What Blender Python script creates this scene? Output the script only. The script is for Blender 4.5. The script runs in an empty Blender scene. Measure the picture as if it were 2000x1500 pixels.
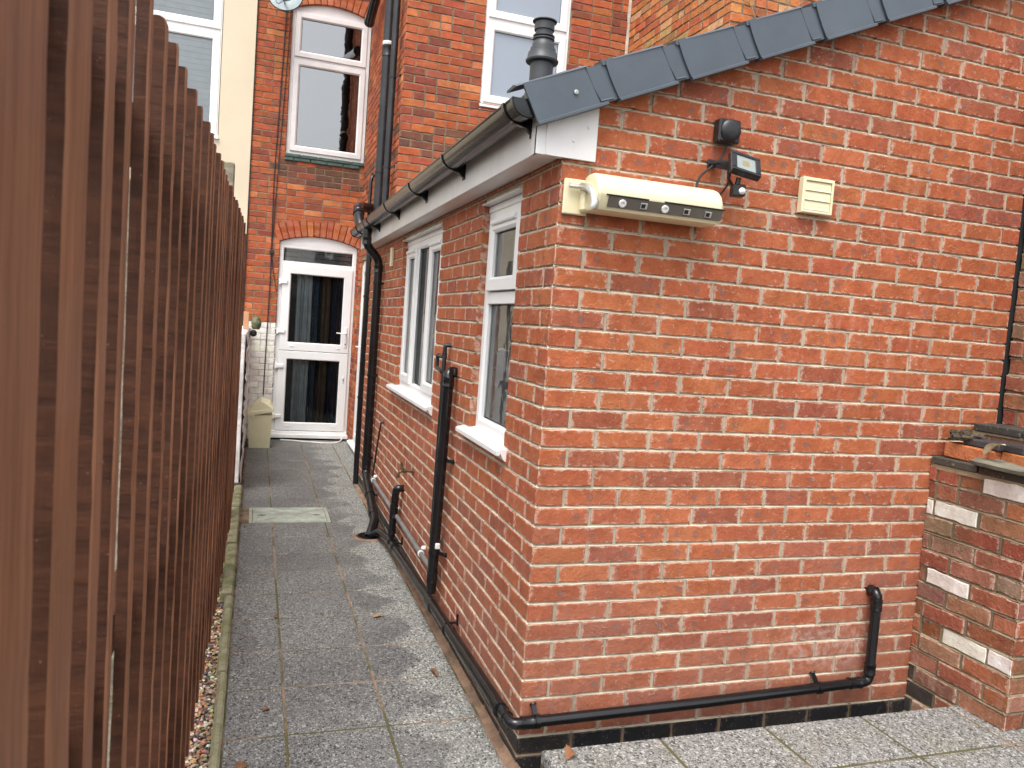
import bpy, math, random
from mathutils import Vector, Matrix, noise as mn
R = math.radians
random.seed(7)
rnd = random.random
def ru(a, b): return a + (b - a) * random.random()
scene = bpy.context.scene
COL = scene.collection

# ------------------------------------------------------------------ camera
cam_d = bpy.data.cameras.new('camera'); cam = bpy.data.objects.new('camera', cam_d); COL.objects.link(cam)
RGT = Vector((0.94768627, -0.31047, 0.0741)); 
def rot(v):
    t = v.length; k = v / t
    K = Matrix(((0, -k.z, k.y), (k.z, 0, -k.x), (-k.y, k.x, 0)))
    return Matrix.Identity(3) + math.sin(t) * K + (1 - math.cos(t)) * (K @ K)
CM = rot(Vector((8.61509831e-02, -3.19040399e-01, 6.17848042e-02))) @ Matrix(((1, 0, 0), (0, 0, -1), (0, 1, 0)))
C0 = Vector((-1.02217737, -2.67576452, 1.71972517))
rr, dd, ff = CM[0], CM[1], CM[2]
M = Matrix(((rr[0], -dd[0], -ff[0], C0.x), (rr[1], -dd[1], -ff[1], C0.y), (rr[2], -dd[2], -ff[2], C0.z), (0, 0, 0, 1)))
cam.matrix_world = M
cam_d.sensor_width = 36; cam_d.lens = 1512.5 / 2000 * 36
cam_d.clip_start = 0.02; cam_d.clip_end = 500
cam_d.dof.use_dof = True; cam_d.dof.focus_distance = 4.2; cam_d.dof.aperture_fstop = 8.5
scene.camera = cam
# ------------------------------------------------------------------ light: overcast day
SUN_E, SUN_A = 62, 215
w = bpy.data.worlds.new('World'); scene.world = w; w.use_nodes = True
nt = w.node_tree; nt.nodes.clear()
sky = nt.nodes.new('ShaderNodeTexSky'); sky.sky_type = 'NISHITA'; sky.sun_disc = False
sky.sun_elevation = R(SUN_E); sky.sun_rotation = R(SUN_A); sky.dust_density = 4; sky.air_density = 1.2
hs = nt.nodes.new('ShaderNodeHueSaturation'); hs.inputs['Saturation'].default_value = 0.3
bg = nt.nodes.new('ShaderNodeBackground'); bg.inputs[1].default_value = 0.15
wo = nt.nodes.new('ShaderNodeOutputWorld')
nt.links.new(sky.outputs[0], hs.inputs['Color']); nt.links.new(hs.outputs[0], bg.inputs[0]); nt.links.new(bg.outputs[0], wo.inputs[0])
sd = bpy.data.lights.new('sun', 'SUN'); sd.energy = .7; sd.angle = R(28); sd.color = (1, .98, .95)
so = bpy.data.objects.new('sun', sd); COL.objects.link(so)
az = R(SUN_A)
sdir = Vector((math.sin(az) * math.cos(R(SUN_E)), math.cos(az) * math.cos(R(SUN_E)), math.sin(R(SUN_E))))
so.rotation_euler = sdir.to_track_quat('Z', 'Y').to_euler()
scene.view_settings.view_transform = 'Standard'; scene.view_settings.look = 'None'
scene.view_settings.exposure = 1.2; scene.view_settings.gamma = 1

# ------------------------------------------------------------------ mesh builder
class MB:
    def __init__(s): s.v = []; s.f = []; s.m = []; s.col = []; s.loc = []; s.c = (1, 1, 1); s.l = None; s.slot = 0
    def vert(s, p, loc=(0, 0, 0)):
        s.v.append(tuple(p)); s.col.append(s.c); s.loc.append(loc); return len(s.v) - 1
    def face(s, idx): s.f.append(tuple(idx)); s.m.append(s.slot)
    def poly(s, pts): s.face([s.vert(p) for p in pts])
    def box(s, a, b, bev=0.0, M=None):
        a = [min(x, y) for x, y in zip(a, b)], [max(x, y) for x, y in zip(a, b)]
        lo, hi = a
        if bev <= 0:
            P = [Vector((x, y, z)) for z in (lo[2], hi[2]) for y in (lo[1], hi[1]) for x in (lo[0], hi[0])]
            if M: P = [M @ p for p in P]
            i = [s.vert(p) for p in P]
            for q in ((0, 2, 3, 1), (4, 5, 7, 6), (0, 1, 5, 4), (2, 6, 7, 3), (0, 4, 6, 2), (1, 3, 7, 5)): s.face([i[k] for k in q])
            return
        bev = min(bev, .49 * min(h - l for l, h in zip(lo, hi)))
        idx = {}
        for cx in (0, 1):
            for cy in (0, 1):
                for cz in (0, 1):
                    c = [(lo, hi)[k][n] for n, k in enumerate((cx, cy, cz))]
                    for ax in range(3):
                        p = list(c)
                        for n, k in enumerate((cx, cy, cz)):
                            if n != ax: p[n] += bev if k == 0 else -bev
                        p = Vector(p)
                        idx[(cx, cy, cz, ax)] = s.vert(M @ p if M else p)
        I = lambda c, ax: idx[(c[0], c[1], c[2], ax)]
        for ax in range(3):
            o = [n for n in range(3) if n != ax]
            for k in (0, 1):
                q = []
                for a_, b_ in ((0, 0), (1, 0), (1, 1), (0, 1)):
                    c = [0, 0, 0]; c[ax] = k; c[o[0]] = a_; c[o[1]] = b_; q.append(I(c, ax))
                s.face(q if (k == 1) == (ax != 1) else q[::-1])
            for a_ in (0, 1):
                for b_ in (0, 1):
                    c0 = [0, 0, 0]; c0[o[0]] = a_; c0[o[1]] = b_; c1 = list(c0); c1[ax] = 1
                    s.face([I(c0, o[0]), I(c1, o[0]), I(c1, o[1]), I(c0, o[1])])
        for c in [(x, y, z) for x in (0, 1) for y in (0, 1) for z in (0, 1)]: s.face([I(c, 0), I(c, 1), I(c, 2)])
    def tube(s, pts, r, n=14, caps=True, fil=0.0):
        pts = [Vector(p) for p in pts]
        if fil > 0 and len(pts) > 2:
            out = [pts[0]]
            for i in range(1, len(pts) - 1):
                a, b, c = pts[i - 1], pts[i], pts[i + 1]
                da, dc = (a - b), (c - b); f_ = min(fil, da.length * .49, dc.length * .49)
                p0, p2 = b + da.normalized() * f_, b + dc.normalized() * f_
                for k in range(7):
                    t = k / 6; out.append((1 - t) ** 2 * p0 + 2 * t * (1 - t) * b + t * t * p2)
            out.append(pts[-1]); pts = out
        ring = []; up = None
        for i, p in enumerate(pts):
            t = ((pts[min(i + 1, len(pts) - 1)] - p).normalized() + (p - pts[max(i - 1, 0)]).normalized()).normalized()
            if up is None:
                up = Vector((0, 0, 1)) if abs(t.z) < .9 else Vector((0, 1, 0))
            x = t.cross(up).normalized(); up = x.cross(t).normalized()
            rad = r[min(len(r) - 1, int(round(i * (len(r) - 1) / max(1, len(pts) - 1))))] if isinstance(r, (list, tuple)) else r
            ring.append([s.vert(p + (x * math.cos(2 * math.pi * k / n) + up * math.sin(2 * math.pi * k / n)) * rad) for k in range(n)])
        for a, b in zip(ring, ring[1:]):
            for k in range(n): s.face([a[k], a[(k + 1) % n], b[(k + 1) % n], b[k]])
        if caps: s.face(ring[0][::-1]); s.face(ring[-1])
    def lathe(s, c, axis, prof, n=20):
        c = Vector(c); ax = Vector(axis).normalized(); q = ax.to_track_quat('Z', 'Y'); ring = []
        for r_, h in prof:
            ring.append([s.vert(c + q @ Vector((math.cos(2 * math.pi * k / n) * r_, math.sin(2 * math.pi * k / n) * r_, h))) for k in range(n)])
        for a, b in zip(ring, ring[1:]):
            for k in range(n): s.face([a[k], a[(k + 1) % n], b[(k + 1) % n], b[k]])
        s.face(ring[0][::-1]); s.face(ring[-1])
    def extr(s, prof, O, A, B, D, caps=True):
        """profile list of (a,b) in plane A,B, swept along D"""
        O, A, B, D = map(Vector, (O, A, B, D))
        r0 = [s.vert(O + A * a + B * b) for a, b in prof]; r1 = [s.vert(O + D + A * a + B * b) for a, b in prof]
        n = len(prof)
        for k in range(n): s.face([r0[k], r0[(k + 1) % n], r1[(k + 1) % n], r1[k]])
        if caps: s.face(r0[::-1]); s.face(r1)
    def build(s, name, mats, parent=None, smooth=False, attrs=False, label=None):
        me = bpy.data.meshes.new(name); me.from_pydata(s.v, [], s.f)
        mats = mats if isinstance(mats, (list, tuple)) else [mats]
        for m in mats: me.materials.append(m)
        if len(mats) > 1: me.polygons.foreach_set('material_index', s.m)
        if attrs:
            a = me.color_attributes.new('bcol', 'FLOAT_COLOR', 'POINT')
            a.data.foreach_set('color', [x for c in s.col for x in (c[0], c[1], c[2], 1)])
            a = me.attributes.new('loc', 'FLOAT_VECTOR', 'POINT')
            a.data.foreach_set('vector', [x for c in s.loc for x in c])
        if smooth:
            me.polygons.foreach_set('use_smooth', [True] * len(s.f))
            try: me.set_sharp_from_angle(angle=R(38))
            except Exception: pass
        me.validate(); me.update()
        o = bpy.data.objects.new(name, me); COL.objects.link(o)
        if parent: o.parent = parent; o.matrix_parent_inverse = parent.matrix_world.inverted()
        if label: o['label'] = label
        return o
def empty(name, loc=(0, 0, 0)):
    o = bpy.data.objects.new(name, None); COL.objects.link(o); o.location = loc; o.empty_display_size = .1
    o.matrix_world = Matrix.Translation(loc); return o
def tag(o, label=None, cat=None, group=None, kind=None):
    if label: o['label'] = label
    if cat: o['category'] = cat
    if group: o['group'] = group
    if kind: o['kind'] = kind
    return o

# ------------------------------------------------------------------ materials
class NT:
    def __init__(s, name):
        s.mat = bpy.data.materials.new(name); s.mat.use_nodes = True; s.t = s.mat.node_tree
        s.b = s.t.nodes['Principled BSDF']; s.out = s.t.nodes['Material Output']
    def n(s, typ, ins=None, **kw):
        x = s.t.nodes.new(typ)
        for k, v in kw.items(): setattr(x, k, v)
        for k, v in (ins or {}).items():
            if isinstance(v, bpy.types.NodeSocket): s.t.links.new(v, x.inputs[k])
            else: x.inputs[k].default_value = v
        return x
    def lk(s, a, b): s.t.links.new(a, b)
    def math(s, op, a, b=0.0, c=None, clamp=False):
        d = {0: a, 1: b}
        if c is not None: d[2] = c
        return s.n('ShaderNodeMath', d, operation=op, use_clamp=clamp).outputs[0]
    def mix(s, f, a, b, mode='MIX'):
        x = s.t.nodes.new('ShaderNodeMix'); x.data_type = 'RGBA'; x.blend_type = mode
        for i, v in ((0, f), (6, a), (7, b)):
            if isinstance(v, bpy.types.NodeSocket): s.t.links.new(v, x.inputs[i])
            else: x.inputs[i].default_value = v if i == 0 else (tuple(v) + (1,))[:4]
        return x.outputs[2]
    def noise(s, vec, scale, det=3, rough=.55, dist=0):
        x = s.n('ShaderNodeTexNoise', {'Scale': scale, 'Detail': det, 'Roughness': rough, 'Distortion': dist})
        if vec is not None: s.lk(vec, x.inputs['Vector'])
        return x.outputs[0]
    def ramp(s, f, lo, hi):  # smooth clamp
        return s.n('ShaderNodeMapRange', {'Value': f, 'From Min': lo, 'From Max': hi, 'To Min': 0., 'To Max': 1.}, interpolation_type='SMOOTHSTEP').outputs[0]
    def obj(s): return s.n('ShaderNodeTexCoord').outputs['Object']
    def geo(s): return s.n('ShaderNodeNewGeometry').outputs['Position']
    def bump(s, h, dist, strength=1.0):
        x = s.n('ShaderNodeBump', {'Height': h, 'Distance': dist, 'Strength': strength}); s.lk(x.outputs[0], s.b.inputs['Normal'])
        return x
    def set(s, **k):
        for a, v in k.items():
            a = a.replace('_', ' ')
            if isinstance(v, bpy.types.NodeSocket): s.lk(v, s.b.inputs[a])
            else: s.b.inputs[a].default_value = v if not isinstance(v, (tuple, list)) else (tuple(v) + (1,))[:4]
        return s.mat

def plain(name, col, rough=.5, var=.12, scale=9, spec=.5, metal=0, bump=0.0, bs=60, dirt=0.0, dirtcol=(.2, .17, .12)):
    t = NT(name); p = t.geo(); n = t.noise(p, scale, 4)
    c = t.mix(t.ramp(n, .3, .7), tuple(x * (1 - var) for x in col), tuple(min(1, x * (1 + var)) for x in col))
    if dirt:
        d = t.ramp(t.noise(p, 5, 6, .65), .5, .75); d2 = t.ramp(t.noise(p, 70, 3), .55, .75)
        c = t.mix(t.math('MULTIPLY', t.math('MAXIMUM', d, d2), dirt), c, dirtcol)
    if bump: t.bump(t.noise(p, bs, 4), bump)
    rr_ = t.n('ShaderNodeMapRange', {'Value': t.noise(p, 14, 3), 'To Min': rough * .8, 'To Max': min(1, rough * 1.25)}).outputs[0]
    return t.set(Base_Color=c, Roughness=rr_, Specular_IOR_Level=spec, Metallic=metal)

def brick_mat(name, spot=.0, bloom=.35, wiggle=.5, grime=.2, grimecol=(.05, .045, .035), rough=.85, bumpd=.004, bloomcol=(.58, .42, .33)):
    t = NT(name); p = t.geo()
    bc = t.n('ShaderNodeAttribute', attribute_name='bcol').outputs['Color']
    la = t.n('ShaderNodeAttribute', attribute_name='loc').outputs['Vector']
    sp = t.n('ShaderNodeSeparateXYZ', {0: la}); lx, ly, lr = sp.outputs
    # per brick offset so texture never continues across joints
    off = t.n('ShaderNodeCombineXYZ', {0: t.math('MULTIPLY', lr, 37.0), 1: t.math('MULTIPLY', lr, 91.0), 2: t.math('MULTIPLY', lr, 53.0)}).outputs[0]
    q = t.n('ShaderNodeVectorMath', {0: p, 1: off}, operation='ADD').outputs[0]
    n1 = t.noise(q, 14, 4, .6); n2 = t.noise(q, 90, 4, .6)
    c = t.mix(t.ramp(n1, .3, .72), t.mix(1.0, bc, (.82, .77, .77), 'MULTIPLY'), t.mix(1.0, bc, (1.1, 1.12, 1.14), 'MULTIPLY'))
    c = t.mix(t.math('MULTIPLY', t.ramp(n2, .45, .75), .35), c, t.mix(1.0, bc, (.55, .5, .5), 'MULTIPLY'))
    if spot > 0:
        def disc(f, amp, rad):
            cx = t.math('MULTIPLY', t.math('SUBTRACT', t.math('FRACT', t.math('MULTIPLY', lr, f)), .5), amp)
            dx = t.math('SUBTRACT', lx, cx); d = t.math('SQRT', t.math('ADD', t.math('MULTIPLY', dx, dx), t.math('MULTIPLY', t.math('MULTIPLY', ly, ly), 1.2)))
            d = t.math('ADD', d, t.math('MULTIPLY', t.math('SUBTRACT', t.noise(q, 60, 4), .5), .02))
            return t.math('SUBTRACT', 1.0, t.ramp(d, rad * .55, rad))
        on = t.ramp(t.math('FRACT', t.math('MULTIPLY', lr, 7.77)), 1 - spot, 1 - spot + .15)
        on2 = t.ramp(t.math('FRACT', t.math('MULTIPLY', lr, 17.1)), 1 - spot, 1 - spot + .2)
        m = t.math('MAXIMUM', t.math('MULTIPLY', on, disc(131.7, .13, .017)), t.math('MULTIPLY', on2, disc(57.3, .17, .02)))
        c = t.mix(t.math('MULTIPLY', m, .55), c, (.16, .10, .09))
    if wiggle > 0:
        wv = t.noise(q, 22, 2, .5, .6); fr = t.math('ABSOLUTE', t.math('SUBTRACT', t.math('FRACT', t.math('MULTIPLY', wv, 5.0)), .5))
        ln = t.math('SUBTRACT', 1.0, t.ramp(fr, .0, .085)); msk = t.ramp(t.noise(q, 9, 2), .5, .66)
        ln = t.math('MULTIPLY', ln, msk)
        c = t.mix(t.math('MULTIPLY', ln, wiggle), c, t.mix(.5, bc, (.68, .36, .2)))
    if bloom > 0:
        ax = t.math('ABSOLUTE', lx); ay = t.math('ABSOLUTE', ly)
        edge = t.math('MAXIMUM', t.ramp(ax, .085, .108), t.ramp(ay, .02, .034))
        e = t.math('MULTIPLY', t.ramp(t.math('ADD', t.noise(q, 45, 5, .7), t.math('MULTIPLY', edge, .20)), .58, .74), bloom)
        big = t.ramp(t.noise(p, 1.6, 4, .6), .45, .7)
        v = t.n('ShaderNodeMapping', {0: q, 3: (26, 26, 5)}).outputs[0]
        streak = t.math('MULTIPLY', t.math('MULTIPLY', t.ramp(t.noise(v, 1, 4, .6), .5, .8), big), bloom)
        c = t.mix(e, c, bloomcol); c = t.mix(t.math('MULTIPLY', streak, .6), c, bloomcol)
        chip = t.ramp(t.noise(q, 160, 2), .68, .74); c = t.mix(t.math('MULTIPLY', chip, .45), c, (.75, .6, .5))
    if spot > 0:
        ps = t.n('ShaderNodeSeparateXYZ', {0: p}); px_, py_, pz_ = ps.outputs
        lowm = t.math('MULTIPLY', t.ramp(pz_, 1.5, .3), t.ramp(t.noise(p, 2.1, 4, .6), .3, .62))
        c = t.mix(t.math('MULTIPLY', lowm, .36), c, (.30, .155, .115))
        dx = t.math('SUBTRACT', px_, 1.42); dz = t.math('SUBTRACT', pz_, .43)
        dd_ = t.math('ADD', t.math('MULTIPLY', t.math('MULTIPLY', dx, dx), 9.0), t.math('MULTIPLY', t.math('MULTIPLY', dz, dz), 60.0))
        salt = t.math('MULTIPLY', t.ramp(dd_, 1.0, .1), t.ramp(t.noise(p, 24, 5, .7), .42, .62)); salt = t.math('MULTIPLY', salt, t.ramp(py_, .05, .02))
        c = t.mix(t.math('MULTIPLY', salt, .38), c, (.55, .46, .42))
    if grime > 0:
        g = t.math('MULTIPLY', t.ramp(t.noise(p, 2.3, 6, .7), .5, .75), grime); c = t.mix(g, c, grimecol)
    h = t.math('ADD', t.math('MULTIPLY', t.noise(q, 38, 5, .65, .4), 1.0), t.math('MULTIPLY', n2, .35))
    if wiggle > 0: h = t.math('ADD', h, t.math('MULTIPLY', ln, .35))
    t.bump(h, bumpd)
    return t.set(Base_Color=c, Roughness=rough, Specular_IOR_Level=.25)

def mortar_mat(name, col, dark=.25):
    t = NT(name); p = t.geo()
    c = t.mix(t.ramp(t.noise(p, 6, 5, .65), .35, .7), tuple(x * .78 for x in col), tuple(min(1, x * 1.1) for x in col))
    c = t.mix(t.math('MULTIPLY', t.ramp(t.noise(p, 120, 3), .55, .75), dark), c, tuple(x * .4 for x in col))
    c = t.mix(1.0, c, t.n('ShaderNodeAttribute', attribute_name='bcol').outputs['Color'], 'MULTIPLY')
    t.bump(t.noise(p, 180, 4, .7), .003)
    return t.set(Base_Color=c, Roughness=.95, Specular_IOR_Level=.15)

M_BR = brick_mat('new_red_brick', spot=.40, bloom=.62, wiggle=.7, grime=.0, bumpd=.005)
M_BRO = brick_mat('old_orange_brick', spot=.0, bloom=.16, wiggle=.2, grime=.35, grimecol=(.16, .07, .045), bumpd=.006)
M_BRG = brick_mat('garden_brick', spot=0, bloom=.6, wiggle=0, grime=.85, grimecol=(.12, .105, .05), bumpd=.008)
M_BRN = brick_mat('neighbour_brick', spot=0, bloom=.35, wiggle=0, grime=.45, grimecol=(.25, .13, .05), bumpd=.008)
M_ENG = brick_mat('engineering_brick', spot=0, bloom=.12, wiggle=0, grime=.3, rough=.45, bumpd=.002)
M_ENGL = brick_mat('lichened_brick', spot=0, bloom=.7, wiggle=0, grime=.8, grimecol=(.17, .16, .08), rough=.8, bumpd=.004, bloomcol=(.35, .32, .22))
M_WPB = brick_mat('painted_brick', spot=0, bloom=0, wiggle=0, grime=.16, grimecol=(.5, .45, .33), rough=.55, bumpd=.004)
M_MO = mortar_mat('cream_mortar', (.70, .60, .45)); M_MOO = mortar_mat('old_mortar', (.40, .29, .19), .4)
M_MOG = mortar_mat('garden_mortar', (.33, .26, .17), .5); M_MOW = mortar_mat('painted_mortar', (.92, .90, .84), .05)
M_MOE = mortar_mat('plinth_mortar', (.36, .26, .17), .4)

# ------------------------------------------------------------------ brickwork
def brick(mb, poly, O, U, V, N, back=.014, slot=0, col=(.4, .1, .05), jit=.0016, prot=.0015, inset=.003, cham=(), tilt=True):
    """poly: convex outline [(u,v)] ccw; cham: u positions of wall corners where the back ring draws in"""
    cu = sum(p[0] for p in poly) / len(poly); cv = sum(p[1] for p in poly) / len(poly)
    pts = []
    n = len(poly)
    for i in range(n):
        a, b = poly[i], poly[(i + 1) % n]; L = math.hypot(b[0] - a[0], b[1] - a[1]); k = max(1, int(L / .032))
        dx, dy = (b[0] - a[0]) / (L + 1e-9), (b[1] - a[1]) / (L + 1e-9)
        for j in range(k):
            t = j / k; x, y = a[0] + dx * L * t, a[1] + dy * L * t
            if j == 0:
                e = inset * .5; x += (cu - x) / (abs(cu - x) + 1e-6) * e; y += (cv - y) / (abs(cv - y) + 1e-6) * e
            else:
                g = ru(-jit, jit * .6); x += dy * g; y += -dx * g
            pts.append((x, y))
    r_ = rnd(); d0 = ru(-prot, prot * .6); tx, tz = (ru(-.012, .012), ru(-.02, .02)) if tilt else (0, 0)
    mb.slot = slot; mb.c = col
    def P(x, y, d, lx=None):
        return mb.vert(O + U * x + V * y + N * d, (x - cu, y - cv, r_))
    def depth(x, y): return d0 + (x - cu) * tx + (y - cv) * tz
    rings = []
    rb = []
    for x, y in pts:
        xx = x
        for c in cham:
            if abs(x - c) < .012: xx = x + math.copysign(back * .95, cu - c)
        rb.append(P(xx, y, -back))
    rings.append(rb)
    rings.append([P(x, y, depth(x, y) - inset) for x, y in pts])
    q = []
    for x, y in pts:
        sx = max(0, 1 - inset / (abs(x - cu) + 1e-6)) if abs(x - cu) > inset * 2 else 1
        sy = max(0, 1 - inset / (abs(y - cv) + 1e-6)) if abs(y - cv) > inset * 2 else 1
        q.append(P(cu + (x - cu) * sx, cv + (y - cv) * sy, depth(x, y)))
    rings.append(q)
    m = len(pts)
    for a, b in zip(rings, rings[1:]):
        for k in range(m): mb.face([a[k], a[(k + 1) % m], b[(k + 1) % m], b[k]])
    mb.face(q)

def clip(poly, a, b, c):  # keep a*u+b*v<=c
    out = []
    for i in range(len(poly)):
        p, q = poly[i], poly[(i + 1) % len(poly)]
        fp, fq = a * p[0] + b * p[1] - c, a * q[0] + b * q[1] - c
        if fp <= 0: out.append(p)
        if fp * fq < 0:
            t = fp / (fp - fq); out.append((p[0] + (q[0] - p[0]) * t, p[1] + (q[1] - p[1]) * t))
    return out

def wall(mb, O, U, N, u0, u1, v0, v1, colf, holes=(), phase=0, start=None, halfp=None, clipf=None, skip=None, jamb=.1,
         slotf=None, mslot=None, ph=.0, pitch=.225, course=.075, chamf=(), back=.014, jit=.0024, prot=.0018, joint=.0102, mort=1, mortd=-.0118, vbase=0.0, sag=0.0):
    """running bond in plane O + U*u + z*V. course k=0 starts at vbase; halfp(k)-> True when the course starts with a header at u0"""
    O, U, N = Vector(O), Vector(U), Vector(N); V = Vector((0, 0, 1)); jh = joint / 2
    k0 = int(math.floor((v0 - vbase) / course + .01)); k1 = int(math.ceil((v1 - vbase) / course - .01))
    for k in range(k0, k1):
        va, vb = vbase + k * course, vbase + (k + 1) * course; vm = (va + vb) / 2
        hdr = halfp(k) if halfp else (k % 2 == 0)
        segs = []; u = u0; first = True
        while u < u1 - .005:
            wd = pitch / 2 if (first and hdr) else pitch
            if not first and ph > 0 and rnd() < ph: wd = pitch / 2
            first = False
            e = min(u + wd, u1)
            if u1 - e < .03: e = u1
            segs.append((u, e)); u = e
        # openings
        for h in holes:
            if h[2] - .02 < vm < h[3] + .02 and vb > h[2] + .012 and va < h[3] - .012:
                ns = []
                for a, b in segs:
                    if b <= h[0] + .004 or a >= h[1] - .004: ns.append((a, b)); continue
                    if a < h[0] - .02: ns.append((a, h[0] + jh))
                    if b > h[1] + .02: ns.append((h[1] - jh, b))
                segs = ns
        for a, b in segs:
            if skip and skip((a + b) / 2, vm): continue
            ga = jh if a > u0 + 1e-4 or not chamf else 0; gb = jh if b < u1 - 1e-4 or not chamf else 0
            if not chamf:
                if a <= u0 + 1e-4: ga = 0
                if b >= u1 - 1e-4: gb = 0
            s0, s1 = ru(-sag, sag), ru(-sag, sag)
            poly = [(a + ga, va + jh + s0), (b - gb, va + jh + s1), (b - gb, vb - jh + s1), (a + ga, vb - jh + s0)]
            if clipf:
                cl = clipf(poly)
                if len(cl) < 3: continue
                xs = [p[0] for p in cl]; ys = [p[1] for p in cl]
                if max(xs) - min(xs) < .02 or max(ys) - min(ys) < .012: continue
                poly = cl
            bk = back
            for h in holes:
                if h[2] - .03 < vm < h[3] + .03 and (abs(b - jh - h[0]) < .012 or abs(a + jh - h[1]) < .012): bk = jamb
                if h[0] < (a + b) / 2 < h[1] and (abs(va - h[3]) < .05): bk = jamb
            s_ = slotf(k, (a + b) / 2, vm) if slotf else 0
            brick(mb, poly, O, U, V, N, back=bk, slot=s_, col=colf(k, (a + b) / 2, vm, s_), cham=chamf, jit=jit, prot=prot)
            if mort is not None:   # weather struck bed joint under the brick, recessed perpend to its right
                mb.slot = (mslot(k, (a + b) / 2, vm) if mslot else mort); mb.c = (1, 1, 1)
                inh = False
                for h in holes:
                    if h[0] + .01 < (a + b) / 2 < h[1] - .01 and h[2] - .03 < va < h[3] - .03: inh = True
                if not inh and not (clipf and len(clipf([(a, va - jh), (b, va - jh), (b, va), (a, va)])) < 3):
                    nseg = 4; prev = None
                    for j in range(nseg + 1):
                        x = a + (b - a) * j / nseg
                        t_ = [mb.vert(O + U * x + V * (va + jh + .003) + N * (-.0125 + ru(-.001, .001))), mb.vert(O + U * x + V * (va + .0012 + ru(-.001, .001)) + N * (-.0105)), mb.vert(O + U * x + V * (va - jh * .7 + ru(-.0010, .0010)) + N * (-.0024 + ru(-.0012, .001))), mb.vert(O + U * x + V * (va - jh - .001) + N * (-.0035))]
                        if prev: mb.face([prev[0], t_[0], t_[1], prev[1]]); mb.face([prev[1], t_[1], t_[2], prev[2]]); mb.face([prev[2], t_[2], t_[3], prev[3]])
                        prev = t_
                if b < u1 - .01:
                    x = b; d = -.0048 + ru(-.0015, .0015); mb.c = (ru(.55, .72),) * 3  # perpend tint darkened, shade of the recess put into the colour
                    lo, hi = va - .001, vb
                    ok = not any(h[0] - .004 < b < h[1] + .004 and h[2] < vm < h[3] for h in holes)
                    if ok and clipf and (len(clipf([(x - .004, lo), (x + .004, lo), (x + .004, hi), (x - .004, hi)])) < 4): ok = False
                    if ok: mb.poly([O + U * (x - jh - .002) + V * lo + N * d, O + U * (x + jh + .002) + V * lo + N * d, O + U * (x + jh + .002) + V * hi + N * d, O + U * (x - jh - .002) + V * hi + N * d])
    # mortar body behind: grid of quads around the openings, with returns at the jambs
    if mort is None: return
    mb.slot = mort; mb.c = (1, 1, 1); d = mortd
    us = sorted({u0 + (.006 if chamf else 0), u1 - (.006 if len(chamf) > 1 else 0)} | {h[0] - .004 for h in holes} | {h[1] + .004 for h in holes})
    vs = sorted({v0, v1} | {max(v0, h[2]) for h in holes} | {min(v1, h[3]) for h in holes})
    us = [x for x in us if u0 <= x <= u1]
    for i in range(len(us) - 1):
        for j in range(len(vs) - 1):
            cu, cv = (us[i] + us[i + 1]) / 2, (vs[j] + vs[j + 1]) / 2
            if any(h[0] - .004 < cu < h[1] + .004 and h[2] < cv < h[3] for h in holes): continue
            poly = [(us[i], vs[j]), (us[i + 1], vs[j]), (us[i + 1], vs[j + 1]), (us[i], vs[j + 1])]
            if clipf: poly = clipf(poly)
            if len(poly) < 3: continue
            mb.slot = mslot(0, cu, cv) if mslot else mort
            mb.poly([O + U * x + V * y + N * d for x, y in poly])
    mb.slot = mort
    for h in holes:
        for x in (h[0] - .004, h[1] + .004):
            mb.poly([O + U * x + V * h[2] + N * d, O + U * x + V * h[3] + N * d, O + U * x + V * h[3] + N * -.16, O + U * x + V * h[2] + N * -.16])
        mb.poly([O + U * h[0] + V * (h[3] + .004) + N * d, O + U * h[1] + V * (h[3] + .004) + N * d, O + U * h[1] + V * (h[3] + .004) + N * -.16, O + U * h[0] + V * (h[3] + .004) + N * -.16])

def pal(cols, v=.07):
    c = random.choice(cols); k = ru(1 - v, 1 + v); return (c[0] * k * ru(1 - v * .3, 1 + v * .3), c[1] * k * ru(1 - v * .7, 1 + v * .7), c[2] * k * ru(1 - v * .7, 1 + v * .7))
NEW = [(.40, .112, .046)] * 7 + [(.42, .126, .050)] * 3 + [(.375, .100, .043)] * 3 + [(.33, .098, .052), (.31, .088, .047)]
OLD = [(.44, .112, .042)] * 4 + [(.48, .140, .052)] * 2 + [(.38, .095, .042)] * 3 + [(.32, .085, .046)] * 1 + [(.52, .18, .07), (.25, .07, .042)]
GRD = [(.31, .095, .050)] * 4 + [(.34, .13, .07)] * 2 + [(.27, .13, .085), (.27, .17, .11), (.34, .16, .10)]
NBR = [(.55, .18, .055)] * 3 + [(.60, .24, .08)] * 2 + [(.50, .13, .05)] * 2 + [(.45, .27, .10), (.62, .34, .16), (.42, .11, .05)]
ENG = [(.022, .022, .024), (.03, .028, .028), (.018, .02, .023)]
WHT = [(.80, .77, .68), (.82, .79, .71)]

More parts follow.
